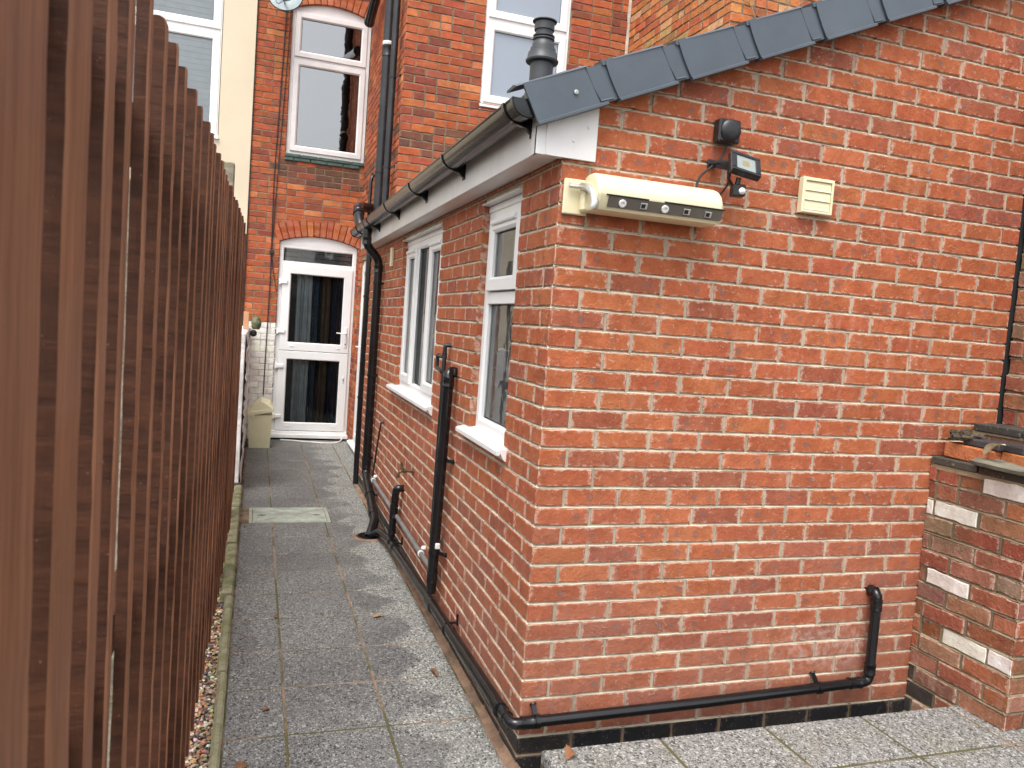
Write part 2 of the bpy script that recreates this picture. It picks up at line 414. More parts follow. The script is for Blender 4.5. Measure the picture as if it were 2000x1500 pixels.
# ------------------------------------------------------------------ other materials
M_UPVC = plain('white_plastic', (.80, .80, .79), .3, .03, 4, dirt=.05, dirtcol=(.45, .42, .36))
M_UPVCD = plain('weathered_white_plastic', (.74, .72, .71), .38, .07, 3, dirt=.18, dirtcol=(.42, .39, .37))
M_BLK = plain('black_plastic', (.008, .008, .009), .2, .2, 8, dirt=.05, dirtcol=(.09, .085, .08), bump=.0004, bs=30)
M_BLK2 = plain('dusty_black_plastic', (.014, .015, .018), .36, .3, 5, dirt=.18, dirtcol=(.12, .12, .12))
M_GUT = plain('black_gutter_plastic', (.008, .008, .008), .24, .3, 3, dirt=.05, dirtcol=(.10, .09, .085))
M_GREYP = plain('grey_plastic', (.16, .155, .15), .45, .2, 6, dirt=.2)
M_ANTH = plain('slate_grey_plastic', (.075, .092, .112), .38, .1, 4, dirt=.08, dirtcol=(.18, .19, .2), bump=.001, bs=8)
M_TILE = plain('dark_roof_tile', (.045, .05, .055), .7, .25, 8, bump=.002, dirt=.3, dirtcol=(.12, .11, .08))
M_CREAM = plain('cream_plastic', (.74, .67, .44), .38, .04, 5, dirt=.06, dirtcol=(.4, .34, .2))
M_CREAMP = plain('pale_cream_plastic', (.74, .69, .46), .42, .05, 6, dirt=.1, dirtcol=(.4, .36, .2))
M_REND = plain('cream_render', (.70, .61, .45), .85, .04, 1.5, bump=.001, bs=90, dirt=.05, dirtcol=(.5, .42, .3))
M_WPAINT = plain('white_masonry_paint', (.76, .73, .70), .7, .1, 8, bump=.012, bs=18, dirt=.28, dirtcol=(.42, .36, .31))
M_STEEL = plain('zinc_metal', (.6, .6, .57), .35, .15, 20, metal=.8, dirt=.2)
M_BRASS = plain('tarnished_brass', (.16, .11, .06), .42, .4, 60, metal=.6, dirt=.5, dirtcol=(.25, .22, .14))
M_WPIPE = plain('white_clip', (.82, .82, .8), .4, .05)
M_GREEN = plain('green_painted_sill', (.055, .10, .085), .6, .3, 12, bump=.003, dirt=.3, dirtcol=(.1, .09, .07))
M_WOOD = plain('bare_wood', (.45, .33, .2), .8, .3, 20, bump=.003)
M_DARK = plain('dark_recess', (.012, .012, .013), .9, .1)
M_ROOM = plain('room_wall', (.42, .43, .42), .9, .1)
M_BEIGE = plain('beige_blind', (.50, .47, .40), .9, .06)
M_CONC = plain('grey_concrete', (.23, .21, .18), .95, .3, 10, bump=.006, dirt=.4, dirtcol=(.1, .09, .07))
M_TANM = plain('tan_mortar', (.25, .155, .10), .95, .3, 14, bump=.006, bs=80, dirt=.4, dirtcol=(.2, .17, .12))
M_LEAF = plain('brown_leaf', (.16, .075, .035), .8, .4, 30)
M_PALELEAF = plain('dry_pale_leaf', (.62, .52, .36), .8, .2, 40)
M_BARK = plain('mossy_bark', (.09, .07, .045), .95, .5, 40, bump=.02, dirt=.5, dirtcol=(.05, .05, .04))
M_SLATE = plain('slate', (.17, .165, .125), .7, .3, 14, bump=.008, bs=30, dirt=.5, dirtcol=(.06, .06, .055))
M_DIRT = plain('bare_soil', (.09, .07, .05), 1, .4, 8, bump=.02, bs=30)
M_FLUE = plain('flue_grey_plastic', (.04, .043, .047), .42, .1, 8, dirt=.08)
M_COVER = plain('galvanised_cover', (.36, .39, .33), .5, .18, 12, metal=.25, bump=.001, dirt=.35, dirtcol=(.2, .2, .16))
M_CABLE = plain('black_cable', (.02, .02, .022), .5, .1)
M_WCABLE = plain('white_cable', (.7, .68, .64), .5, .1)
M_LED = plain('lamp_reflector', (.7, .68, .66), .3, .05)
M_LEDY = plain('lamp_chip', (.65, .5, .25), .5, .05)

def glass_mat(name, ior=1.65, tint=(.93, .96, .95), rough=0.0, milky=0.0, milkcol=(.5, .55, .6), wav=0.0):
    t = NT(name); t.t.nodes.remove(t.b)
    fr = t.n('ShaderNodeFresnel', {'IOR': ior}); tr = t.n('ShaderNodeBsdfTransparent', {0: tint + (1,)}); gl = t.n('ShaderNodeBsdfGlossy', {'Roughness': rough})
    if wav:
        b = t.n('ShaderNodeBump', {'Height': t.noise(t.geo(), 7, 2), 'Distance': wav}); t.lk(b.outputs[0], gl.inputs['Normal'])
    base = tr.outputs[0]
    if milky:
        df = t.n('ShaderNodeBsdfDiffuse', {0: milkcol + (1,)}); mm = t.n('ShaderNodeMixShader', {0: milky, 1: base, 2: df.outputs[0]}); base = mm.outputs[0]
    mx = t.n('ShaderNodeMixShader', {0: fr.outputs[0], 1: base, 2: gl.outputs[0]}); t.lk(mx.outputs[0], t.out.inputs[0])
    return t.mat
M_GLASS = glass_mat('window_glass', 1.9, wav=.0006)
M_GLASSX = glass_mat('side_window_glass', 1.55, milky=.35, milkcol=(.16, .175, .175), wav=.0006)
M_GLASSD = glass_mat('door_glass', 1.45, tint=(.75, .8, .8), wav=.003)
M_GLASSF = glass_mat('frosted_glass', 1.8, milky=.8, rough=.25, milkcol=(.36, .42, .50))
M_GLASSU = glass_mat('upper_window_glass', 3.8, wav=.0008)

# exposed aggregate paving
def paving(name, wet=True, light=1.0):
    t = NT(name); p = t.geo()
    v1 = t.n('ShaderNodeTexVoronoi', {'Vector': p, 'Scale': 240.0, 'Randomness': 1.0})
    v2 = t.n('ShaderNodeTexVoronoi', {'Vector': p, 'Scale': 130.0, 'Randomness': 1.0})
    g = t.n('ShaderNodeSeparateColor', {0: v1.outputs['Color']}).outputs[0]; g2 = t.n('ShaderNodeSeparateColor', {0: v2.outputs['Color']}).outputs[1]
    base = t.mix(t.ramp(g, .1, .95), tuple(x * light for x in (.10, .099, .094)), tuple(x * light for x in (.27, .267, .25)))
    base = t.mix(t.ramp(g2, .88, .95), base, tuple(x * light for x in (.38, .37, .34)))
    base = t.mix(t.math('MULTIPLY', t.ramp(g2, .22, .08), .8), base, (.02, .02, .022))
    base = t.mix(t.math('MULTIPLY', t.ramp(t.noise(p, 3.2, 5, .65), .5, .75), .35), base, (.17, .155, .08) if not wet else (.12, .12, .10))
    base = t.mix(t.math('MULTIPLY', t.ramp(t.noise(p, 26, 5, .6), .58, .74), .25), base, (.05, .05, .05))
    c = base; rough = .8
    if wet:
        s = t.n('ShaderNodeSeparateXYZ', {0: p}); x, y, z = s.outputs
        sc = t.n('ShaderNodeMapping', {0: p, 3: (1.0, .55, 1)}).outputs[0]
        nn = t.noise(sc, 2.6, 4, .5); row = t.math('ABSOLUTE', t.math('SUBTRACT', t.math('FRACT', t.math('DIVIDE', y, .404)), .48))
        lim = t.math('ADD', x, t.math('ADD', t.math('MULTIPLY', t.math('SUBTRACT', nn, .5), .55), t.math('MULTIPLY', row, .32)))
        wetm = t.math('SUBTRACT', 1.0, t.ramp(lim, -.19, -.13))
        n3 = t.ramp(t.noise(p, 1.7, 4, .55), .60, .40)
        wetm = t.math('MULTIPLY', wetm, t.math('ADD', t.math('MULTIPLY', n3, .35), .65))
        dry = t.mix(1.0, base, (1.28, 1.28, 1.25), 'MULTIPLY'); wt = t.mix(1.0, base, (.74, .74, .76), 'MULTIPLY')
        c = t.mix(wetm, dry, wt)
        rough = t.n('ShaderNodeMapRange', {'Value': wetm, 'To Min': .88, 'To Max': .48}).outputs[0]
    t.bump(t.math('ADD', t.math('MULTIPLY', v1.outputs['Distance'], -.8), t.noise(p, 200, 2)), .0025)
    return t.set(Base_Color=c, Roughness=rough, Specular_IOR_Level=.4)
M_PAVE = paving('exposed_aggregate_slab'); M_PAVE2 = paving('terrace_slab', False, 1.25)

def joint_mat():
    t = NT('slab_joint'); p = t.geo()
    c = t.mix(t.ramp(t.noise(p, 20, 4), .4, .65), (.28, .18, .12), (.20, .15, .11))
    m = t.ramp(t.noise(p, 1.9, 5, .7), .44, .56); c = t.mix(t.math('MULTIPLY', m, .9), c, (.07, .07, .02))
    t.bump(t.noise(p, 90, 4), .006)
    return t.set(Base_Color=c, Roughness=.95)
M_JOINT = joint_mat()
def kerb_mat():
    t = NT('mossy_kerb'); p = t.geo()
    c = t.mix(t.ramp(t.noise(p, 9, 5), .35, .7), (.27, .25, .16), (.19, .18, .09))
    c = t.mix(t.math('MULTIPLY', t.ramp(t.noise(p, 3, 5, .7), .5, .65), .7), c, (.07, .095, .012))
    c = t.mix(t.math('MULTIPLY', t.ramp(t.noise(p, 60, 3), .6, .7), .4), c, (.05, .05, .03))
    t.bump(t.noise(p, 60, 5), .006)
    return t.set(Base_Color=c, Roughness=.95)
M_KERB = kerb_mat()
def fence_lit_planed(name):  # planed path-side faces, colour lightened for the sky light they catch
    t = NT(name); p = t.geo()
    g = t.noise(t.n('ShaderNodeMapping', {0: p, 3: (60, 60, 3)}).outputs[0], 1, 5, .65)
    c = t.mix(t.ramp(g, .3, .75), (.18, .074, .036), (.31, .137, .074))
    c = t.mix(t.math('MULTIPLY', t.ramp(t.noise(p, 5, 5, .65), .55, .75), .5), c, (.24, .115, .042))
    c = t.mix(t.math('MULTIPLY', t.ramp(t.noise(p, 120, 2), .70, .76), .3), c, (.4, .27, .2))
    t.bump(g, .0012)
    return t.set(Base_Color=c, Roughness=.5, Specular_IOR_Level=.3)
def fence_mat(name, smooth=False):
    t = NT(name); p = t.geo()
    mp = t.n('ShaderNodeMapping', {0: p, 2: (0, R(38), R(20)), 3: (9, 9, 48)}).outputs[0]
    g1 = t.noise(mp, 1.0, 4, .6, .3); g2 = t.noise(t.n('ShaderNodeMapping', {0: p, 3: (90, 90, 5)}).outputs[0], 1, 4, .6)
    c = t.mix(t.ramp(g1, .3, .75), (.036, .0128, .0062), (.080, .029, .0135))
    c = t.mix(t.math('MULTIPLY', t.ramp(t.noise(p, 1.8, 4, .6), .4, .7), .3), c, (.11, .042, .02))
    c = t.mix(t.math('MULTIPLY', t.ramp(t.noise(p, 150, 2), .70, .76), .35), c, (.34, .2, .15))
    c = t.mix(t.math('MULTIPLY', t.ramp(t.noise(p, 2.6, 6, .7), .64, .74), .22), c, (.14, .12, .03))
    at = t.n('ShaderNodeAttribute', attribute_name='loc').outputs['Vector']
    h = t.math('ADD', g1, t.math('MULTIPLY', g2, .8)); t.bump(h, .0026)
    return t.set(Base_Color=c, Roughness=.75, Specular_IOR_Level=.25)
M_FENCE = fence_mat('brown_fence_paint'); M_FPL = fence_lit_planed('lit_planed_fence_paint')
M_POST = plain('lichen_post', (.26, .22, .17), .9, .35, 14, bump=.006, dirt=.5, dirtcol=(.2, .22, .07))

# ================================================================== SETTING
X, Y, Z = Vector((1, 0, 0)), Vector((0, 1, 0)), Vector((0, 0, 1))
mb = MB(); mb.poly([(-60, -60, 0), (60, -60, 0), (60, 60, 0), (-60, 60, 0)])
tag(mb.build('ground', M_DIRT), kind='structure')
# path of slabs
mb = MB(); rows = [-3.7 + .41 * i for i in range(9)] + [-.01, .395, .8, 1.19, 1.61, 2.0, 2.4, 2.785, 3.195, 3.59]
far = [4.075, 4.42, 4.87, 5.32, 5.775, 6.25, 6.7, 7.15, 7.72]
rows = [r for r in rows if r < 3.6]
cols = [(-1.075, -.835), (-.835, -.427), (-.427, -.035)]
def slab(mb, x0, y0, x1, y1, z=.03, th=.04, g=.0038):
    M_ = Matrix.Translation(((x0 + x1) / 2, (y0 + y1) / 2, z - th / 2)) @ Matrix.Rotation(R(ru(-.12, .12)), 4, 'X') @ Matrix.Rotation(R(ru(-.12, .12)), 4, 'Y')
    a, b = (x1 - x0) / 2 - g, (y1 - y0) / 2 - g
    mb.box((-a, -b, -th / 2), (a, b, th / 2), .004, M_)
for a, b in zip(rows, rows[1:]):
    for c in cols: slab(mb, c[0], a, c[1] if c[1] > -.1 or a > -4 else c[1], b)
for a, b in zip([3.59] + far[:-1], far):
    for c in cols + [(-.035, .2)]:
        if b < 5.0 and c[0] > -.1: continue
        if a < 4.0 and c[0] < -.5: continue
        x0 = -.375 if a < 4.0 else c[0]
        slab(mb, x0, a, c[1], b)
for a, b in zip(rows[:9], rows[1:10]):
    for c in ((-.035, .37), (.37, .775), (.775, 1.18), (1.18, 1.585)):
        pass
tag(mb.build('path', M_PAVE), kind='structure')
mb = MB(); mb.box((-1.085, -3.7, .001), (.0, 7.72, .0278)); mb.box((.0, 4.98, .001), (.2, 7.72, .0278))
tag(mb.build('path_bed', M_JOINT), kind='structure')
mb = MB()   # mortar fillet along the wall foot
prev = None
for i in range(120):
    y = -.05 + i * .042
    w_ = .020 + .010 * mn.noise(Vector((y * 3, 0, 0))); h_ = .034 + .008 * mn.noise(Vector((y * 9, 4, 0)))
    q = [mb.vert((-w_ - .012, y, .0285)), mb.vert((-w_ * .5, y, h_)), mb.vert((.004, y, h_ + .018))]
    if prev: mb.face([prev[0], q[0], q[1], prev[1]]); mb.face([prev[1], q[1], q[2], prev[2]])
    prev = q
tag(mb.build('path_edge_mortar', M_TANM, smooth=True), kind='structure')
# raised terrace at the right
mb = MB(); zt = .25; xs = [-.014, .455, .91, 1.37, 1.83, 2.29, 2.75, 3.2, 3.7]; ys = [-.262, -.565, -1.02, -1.48, -1.94, -2.4, -2.86, -3.3, -3.8]
for j in range(len(ys) - 1):
    for i in range(len(xs) - 1):
        if xs[i] > 1.7 and False: continue
        slab(mb, xs[i], ys[j + 1], xs[i + 1], ys[j], zt, .045, .005)
tag(mb.build('terrace', M_PAVE2), kind='structure')
mb = MB(); mb.box((.012, -3.8, .002), (3.68, -.285, zt - .0025)); tag(mb.build('terrace_base', M_JOINT), kind='structure')
# soil/gravel bed below the fence + beyond
mb = MB(); mb.poly([(-4.5, -4, .012), (-1.10, -4, .012), (-1.10, 4.8, .012), (-4.5, 4.8, .012)])
tag(mb.build('gravel_bed', M_DIRT), kind='structure')

def ico():
    import bmesh
    b = bmesh.new(); bmesh.ops.create_icosphere(b, subdivisions=1, radius=1)
    v = [x.co.copy() for x in b.verts]; f = [[q.index for q in x.verts] for x in b.faces]; b.free(); return v, f
IV, IF = ico()
def gravel_mat():
    t = NT('pebbles'); a = t.n('ShaderNodeAttribute', attribute_name='bcol').outputs['Color']; p = t.geo()
    c = t.mix(t.ramp(t.noise(p, 120, 3), .35, .7), a, t.mix(1.0, a, (.6, .55, .5), 'MULTIPLY'))
    return t.set(Base_Color=c, Roughness=.42, Specular_IOR_Level=.5)
mb = MB(); PC = [(.34, .22, .13), (.42, .30, .19), (.50, .42, .32), (.22, .13, .09), (.14, .10, .085), (.36, .17, .09), (.60, .55, .46), (.30, .27, .22), (.10, .095, .09), (.45, .27, .12)]
def pebble(x, y, z, s):
    q = Matrix.Rotation(ru(0, 6.28), 3, 'Z') @ Matrix.Rotation(ru(-.5, .5), 3, 'X'); sc = Vector((s * ru(.9, 1.35), s * ru(.7, 1.0), s * ru(.5, .75)))
    mb.c = tuple(c * ru(.95, 1.4) for c in random.choice(PC)); c0 = Vector((x, y, z)); sd_ = rnd() * 50
    i0 = [mb.vert(c0 + q @ Vector((v.x * sc.x, v.y * sc.y, v.z * sc.z)) * (1 + .22 * mn.noise(v * 1.3 + Vector((sd_, 0, 0))))) for v in IV]
    for f in IF: mb.face([i0[k] for k in f])
n = 0
y = -2.3
while y < 4.7:
    x = -1.42
    while x < -1.10:
        if mn.noise(Vector((x * 4, y * 2, 0))) > -.45 or y < 2: pebble(x + ru(-.006, .006), y + ru(-.006, .006), .014 + ru(0, .012), ru(.0065, .0115))
        x += .0155
    y += .0155 if y < 1.5 else .021
for i in range(2600): pebble(ru(-2.4, -1.42), ru(-1.2, 3.6), .018, ru(.01, .016))
tag(mb.build('gravel', gravel_mat(), smooth=True, attrs=True), 'brown and cream pea gravel strip between the slatted fence and the mossy kerb', 'gravel', kind='stuff')

# kerb stones (concrete edging)
def kerb(y0, y1, x0, x1, z, nm='kerb_stone'):
    mb = MB(); n = 26; pr = None
    for i in range(n + 1):
        y = y0 + (y1 - y0) * i / n; j = lambda a: .0035 * mn.noise(Vector((y * 8, a, x0 * 9)))
        q = [mb.vert((x1 + j(1), y, .0)), mb.vert((x1 + j(1), y, z - .01 + j(2))), mb.vert((x1 - .01 + j(3), y, z + j(4))), mb.vert((x0 + .012 + j(5), y, z + j(6))), mb.vert((x0 + j(7), y, z - .015)), mb.vert((x0 + j(7), y, .0))]
        if pr:
            for k in range(5): mb.face([pr[k], q[k], q[k + 1], pr[k + 1]])
        else: mb.face(q)
        pr = q
    mb.face(pr[::-1]); return mb.build(nm, M_KERB)
KS = [(3.92, 4.72, -1.15, -1.082, .085), (2.93, 3.91, -1.155, -1.082, .08), (1.93, 2.92, -1.15, -1.08, .07), (.95, 1.92, -1.125, -1.078, .06), (-.05, .94, -1.115, -1.076, .055), (-1.6, -.06, -1.115, -1.076, .05)]
KL = ['greenest mossy edging kerb stone at the foot of the white painted wall', 'mossy edging kerb stone beside the metal manhole cover', 'yellow green edging kerb stone just in front of the manhole cover',
      'thin edging kerb stone halfway along the gravel strip', 'thin edging kerb stone beside the widest part of the gravel', 'edging kerb stone nearest the bottom of the photo']
for a, l in zip(KS, KL): tag(kerb(*a), l, 'kerb stone', 'kerb stones edging the path')

# ================================================================== BRICK EXTENSION
ext = tag(empty('brick_extension', (0, 0, .0)), 'single storey red brick extension with white fascia, black gutter and grey verge tiles', 'building')
W1 = (1.915, 3.205, 1.2, 2.3); W2 = (.445, 1.02, 1.2, 2.3)
mb = MB()
mats = [M_BR, M_MO, M_ENG, M_MOE]
def ecol(k, u, v, s):
    if s == 2: return pal(ENG)
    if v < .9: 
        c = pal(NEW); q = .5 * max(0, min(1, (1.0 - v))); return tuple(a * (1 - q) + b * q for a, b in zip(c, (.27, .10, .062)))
    return pal(NEW)
es = lambda k, u, v: 2 if v < .15 else 0
ems = lambda k, u, v: 3 if v < .15 else 1
gline = lambda x: 2.515 + .428 * x
def gclip(p): return clip(p, -.428, 1, 2.515)
# k is counted from ground: joint J_k of the survey is z = (31-k)*.075, so course m spans m*.075..
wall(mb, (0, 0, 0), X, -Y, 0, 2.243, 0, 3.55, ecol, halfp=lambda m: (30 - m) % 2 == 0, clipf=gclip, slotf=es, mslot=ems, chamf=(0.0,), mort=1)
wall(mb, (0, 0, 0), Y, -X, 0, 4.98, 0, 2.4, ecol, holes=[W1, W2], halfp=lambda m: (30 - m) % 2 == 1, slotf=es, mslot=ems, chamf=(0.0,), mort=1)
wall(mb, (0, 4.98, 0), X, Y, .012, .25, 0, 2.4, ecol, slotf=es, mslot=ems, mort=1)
mb.build('wall', mats, ext, attrs=True)
# closed core added so no light leaks and nothing shows through (inside the walls)
mb = MB(); mb.box((.42, .12, .02), (2.2, 4.9, 2.3)); mb.box((.14, .12, .02), (.42, 4.9, 1.16)); mb.box((.14, 1.12, 1.16), (.42, 1.82, 2.3)); mb.box((.14, 3.3, 1.16), (.42, 4.9, 2.3)); mb.box((.14, .12, 1.16), (.42, .40, 2.3))
mb.build('inner_core', M_ROOM, ext)

def ring(mb, rect, prof, O, U, V, N):
    """mitred frame: rect (u0,v0,u1,v1); prof list of (inset, depth)"""
    u0, v0, u1, v1 = rect; rs = []
    for i, d in prof:
        rs.append([mb.vert(O + U * u + V * v + N * d) for u, v in ((u0 + i, v0 + i), (u1 - i, v0 + i), (u1 - i, v1 - i), (u0 + i, v1 - i))])
    for a, b in zip(rs, rs[1:]):
        for k in range(4): mb.face([a[k], a[(k + 1) % 4], b[(k + 1) % 4], b[k]])
def fr_prof(w, d0, d1, b=.006):  # outer back -> front -> inner back, with sloped bead
    return [(0, d0), (0, d1 - .002), (.002, d1), (w - b * 2.2, d1), (w, d1 - b * 1.6), (w, d0)]
def gasket(mb, rect, d, O, U, V, N, t=.004):
    ring(mb, rect, [(0, d), (t, d)], O, U, V, N)
def upvc(parent, name, O, U, N, rect, lights, fw=.055, fd=-.06, sash_w=.052, bars=(), glass=M_GLASS, mat=M_UPVC, label=None, vents=(), sill=None, headdrip=True):
    """window part with frame mesh; sub-parts sash, pane, trickle vent, sill. lights: (u0,v0,u1,v1,opening)"""
    V = Z; O = Vector(O)
    mb = MB(); ring(mb, rect, fr_prof(fw, fd - .06, fd), O, U, V, N)
    for (a, b, c, d) in bars:
        mb.extr([(a, 0), (a + .004, .004), (c - .004, .004), (c, 0)] if (c - a) < (d - b) else [(b, 0), (b + .004, .004), (d - .004, .004), (d, 0)],
                O + N * (fd - .005) + (V * b if (c - a) < (d - b) else U * a), U if (c - a) < (d - b) else V, N, V * (d - b) if (c - a) < (d - b) else U * (c - a))
    root = mb.build(name, mat, parent, label=label)
    for l in lights:
        a, b, c, d, op = l
        ga, gb, gc, gd = a, b, c, d
        if op:
            m = MB(); ring(m, (a - .012, b - .012, c + .012, d + .012), fr_prof(sash_w + .012, fd - .03, fd + .014), O, U, V, N); m.build('sash', mat, root)
            ga, gb, gc, gd = a + sash_w, b + sash_w, c - sash_w, d - sash_w; z = fd + .004
        else: z = fd - .012
        m = MB(); gasket(m, (ga, gb, gc, gd), z - .012, O, U, V, N); m.build('gasket', M_DARK, root)
        m = MB(); e = .003; pq = [O + U * x + V * y + N * (z - .016) for x, y in ((ga - e, gb - e), (gc + e, gb - e), (gc + e, gd + e), (ga - e, gd + e))]; m.poly(pq if U.cross(V).dot(N) > 0 else pq[::-1]); m.build('pane', glass, root)
    for (a, b, c, d) in vents:
        m = MB(); m.extr([(0, 0), (.012, .0), (.016, .006), (.012, .022), (0, .026)], O + U * a + V * b + N * (fd + .012), N, V, U * (c - a)); m.build('trickle_vent', mat, root)
    if sill:
        a, c, zt_, pr = sill
        m = MB(); m.extr([(fd + .0, .012), (pr - .012, .0), (pr, -.006), (pr, -.024), (pr - .012, -.024), (pr - .018, -.014), (pr - .03, -.04), (.002, -.05), (fd - .05, -.05), (fd - .05, .012)], O + U * a + V * zt_, N, V, U * (c - a)); m.build('sill', M_UPVC, root)
    return root

N_ = -X
# near single window
w = upvc(ext, 'window', (0, 0, 0), Y, N_, (.449, 1.206, 1.016, 2.262), [(.505, 1.262, .96, 1.815, 0), (.513, 1.89, .952, 2.205, 1)], bars=[(.5, 1.815, .965, 1.872)], fd=-.034,
         vents=[(.55, 2.186, .91, 0)], glass=M_GLASSX, sill=(.39, 1.10, 1.196, .045), label='narrow white window nearest the gable corner')
# far three light window
w3 = upvc(ext, 'window', (0, 0, 0), Y, N_, (1.919, 1.206, 3.201, 2.262), [(1.975, 1.262, 2.345, 2.205, 1), (2.40, 1.262, 2.74, 2.205, 0), (2.80, 1.262, 3.145, 2.205, 1)], fd=-.034,
          bars=[(2.357, 1.25, 2.40, 2.21), (2.74, 1.25, 2.788, 2.21)], vents=[(2.0, 2.19, 2.32, 0), (2.83, 2.19, 3.12, 0)], glass=M_GLASSX, sill=(1.86, 3.35, 1.196, .045), label='wide white window with three lights')
for a, b, root in ((.45, 1.015, w), (1.92, 3.2, w3)):
    m = MB(); m.extr([(-.1, 0), (.004, 0), (.012, -.004), (.012, -.008), (-.1, -.012)], Vector((0, a, 2.298)), N_, Z, Y * (b - a)); m.extr([(-.1, -.001), (-.028, -.001), (-.028, -.03), (-.1, -.03)], Vector((0, a, 2.287)), N_, Z, Y * (b - a)); m.build('head_flashing', M_UPVCD, root)
# rooms behind the panes
for a, b in ((.42, 1.04), (1.9, 3.22)):
    m = MB(); m.poly([(.40, a, 1.17), (.40, b, 1.17), (.40, b, 2.29), (.40, a, 2.29)]); m.poly([(.12, a, 1.18), (.40, a, 1.18), (.40, b, 1.18), (.12, b, 1.18)]); m.poly([(.12, a, 1.17), (.40, a, 1.17), (.40, a, 2.29), (.12, a, 2.29)]); m.poly([(.12, b, 1.17), (.40, b, 1.17), (.40, b, 2.29), (.12, b, 2.29)]); m.build('inner_reveal', M_ROOM, ext)
m = MB(); m.box((.125, .56, 1.9), (.128, .91, 2.2)); m.build('blind', M_BEIGE, w)
m = MB()
for a, b in ((2.03, 2.3), (2.44, 2.72), (2.84, 3.1)):
    for i in range(10):
        y = a + (b - a) * i / 10; m.poly([(.16 + .012 * (i % 2), y, 1.2), (.16 + .012 * ((i + 1) % 2), y + (b - a) / 10, 1.2), (.16 + .012 * ((i + 1) % 2), y + (b - a) / 10, 1.75), (.16 + .012 * (i % 2), y, 1.75)])
m.build('net_curtain', plain('net_curtain', (.62, .62, .6), .9, .05), w3)

# roof: courses of dark tiles from the eave up, verge caps, fascia, soffit
rf = MB(); sl = .428; L0 = -.17
cx = L0; i = 0
def rz(x): return 2.53 + sl * x
while cx < 2.5:
    x2 = cx + .29
    rf.extr([(cx - .01, rz(cx) + .028), (x2 + .03, rz(x2) + .01), (x2 + .03, rz(x2) - .004), (cx - .01, rz(cx) + .012)], (0, -.03, 0), X, Z, Y * 5.0); cx = x2
roof = rf.build('roof', M_TILE, ext)
m = MB(); m.poly([(-.09, 0, 2.40), (2.5, 0, 3.5), (2.5, 4.98, 3.5), (-.09, 4.98, 2.40)]); m.poly([(0.1, .05, 2.2), (0.1, 4.95, 2.2), (0.1, 4.95, 2.5), (0.1, .05, 2.5)]); m.build('roof_underlay', M_DARK, ext)
SD = Vector((1, 0, sl)).normalized(); SN = Vector((-sl, 0, 1)).normalized()
bx = [(-.165, 2.412), (.158, 2.551), (.442, 2.672), (.731, 2.796), (1.02, 2.92), (1.306, 3.044), (1.592, 3.166), (1.88, 3.289), (2.17, 3.412)]
for i in range(len(bx) - 1):
    (xa, za), (xb, zb) = bx[i], bx[i + 1]; m = MB(); L = (xb - xa) / SD.x; O = Vector((xa, -.064, za))
    if i == 0: O = Vector((xb, -.064, zb)) - SD * L
    def P(s, t, d): return O + SD * s + SN * t + Y * d
    H = .140
    # front plate with curved lower end (towards the eave) and rolled top, front at d=0 / -.006
    n = 8; out = []
    for k in range(n + 1):
        t = k / n; out.append((.004 + .016 * (1 - t) ** 2 if i else .03 + .012 * (1 - t), H * t))
    front = [P(s, t, -.004) for s, t in out] + [P(L * .80 - .01, H, .0), P(L * .80 + .014, 0, .0)]
    idx = [m.vert(p) for p in front]; idb = [m.vert(p + Y * .012) for p in front]; m.face(idx); m.face(idb[::-1])
    for k in range(len(idx)): m.face([idx[k], idx[(k + 1) % len(idx)], idb[(k + 1) % len(idx)], idb[k]])
    # top return over the tiles
    m.extr([(0, 0), (.006, .006), (.02, .009), (.095, .008), (.095, .0), (.02, -.001)], P(.0, H - .003, -.004), Y, SN, SD * (L * .80))
    # bottom lip
    m.extr([(-.008, -.002), (-.008, .006), (.0, .010), (.04, .008), (.04, -.002)], P(out[0][0], -.004, .0), Y, SN, SD * (L * .8))
    # spigot under the next cap
    sp = [P(L * .80 - .03, H - .004, .005), P(L * .80 - .012, .006, .005), P(L * 1.05, .003, .005), P(L * 1.03, H - .008, .005)]
    a_ = [m.vert(p) for p in sp]; b_ = [m.vert(p + Y * .02) for p in sp]; m.face(a_); m.face([a_[0], b_[0], b_[3], a_[3]]); m.face([a_[1], b_[1], b_[2], a_[2]])
    # raised bead near the end of the plate
    m.tube([P(L * .80 - .004, H, .004), P(L * .80 + .004, H * .5, .004), P(L * .80 + .02, .012, .004), P(L * 1.0, .010, .006)], .004, 6)
    m.extr([(0, 0), (.09, 0), (.09, -.006), (0, -.006)], P(L * .78, H - .006, .008), Y, SN, SD * (L * .26))
    # raised ear at the lower end
    if i: m.extr([(-.005, -.012), (-.005, .006), (.05, .010), (.09, .004), (.09, -.012)], P(-.008, H - .001, .003), Y, SN, SD * .045)
    m.build('verge_cap', M_ANTH, ext, smooth=False)
m = MB(); m.lathe((.005, -.069, 2.555), (0, -1, 0), [(.009, 0), (.008, .003), (.003, .004), (.002, .002)], 12); m.build('screw', M_STEEL, ext)
m = MB(); m.box((-.150, -.056, 2.505), (-.12, .05, 2.56), .006); m.box((-.150, .05, 2.535), (-.12, 4.95, 2.55)); m.box((-.106, -.045, 2.50), (-.1, 4.9, 2.56)); m.build('eave_closer', M_BLK, ext)
m = MB(); m.extr([(-.10, -.0), (-.10, .10), (2.45, .10 + 2.55 * .428), (2.45, 2.55 * .428)], (0, -.042, 2.452), X, Z, Y * .03); m.build('verge_backing', M_FLUE, ext)  # dark plate added behind the caps to keep their slits dark
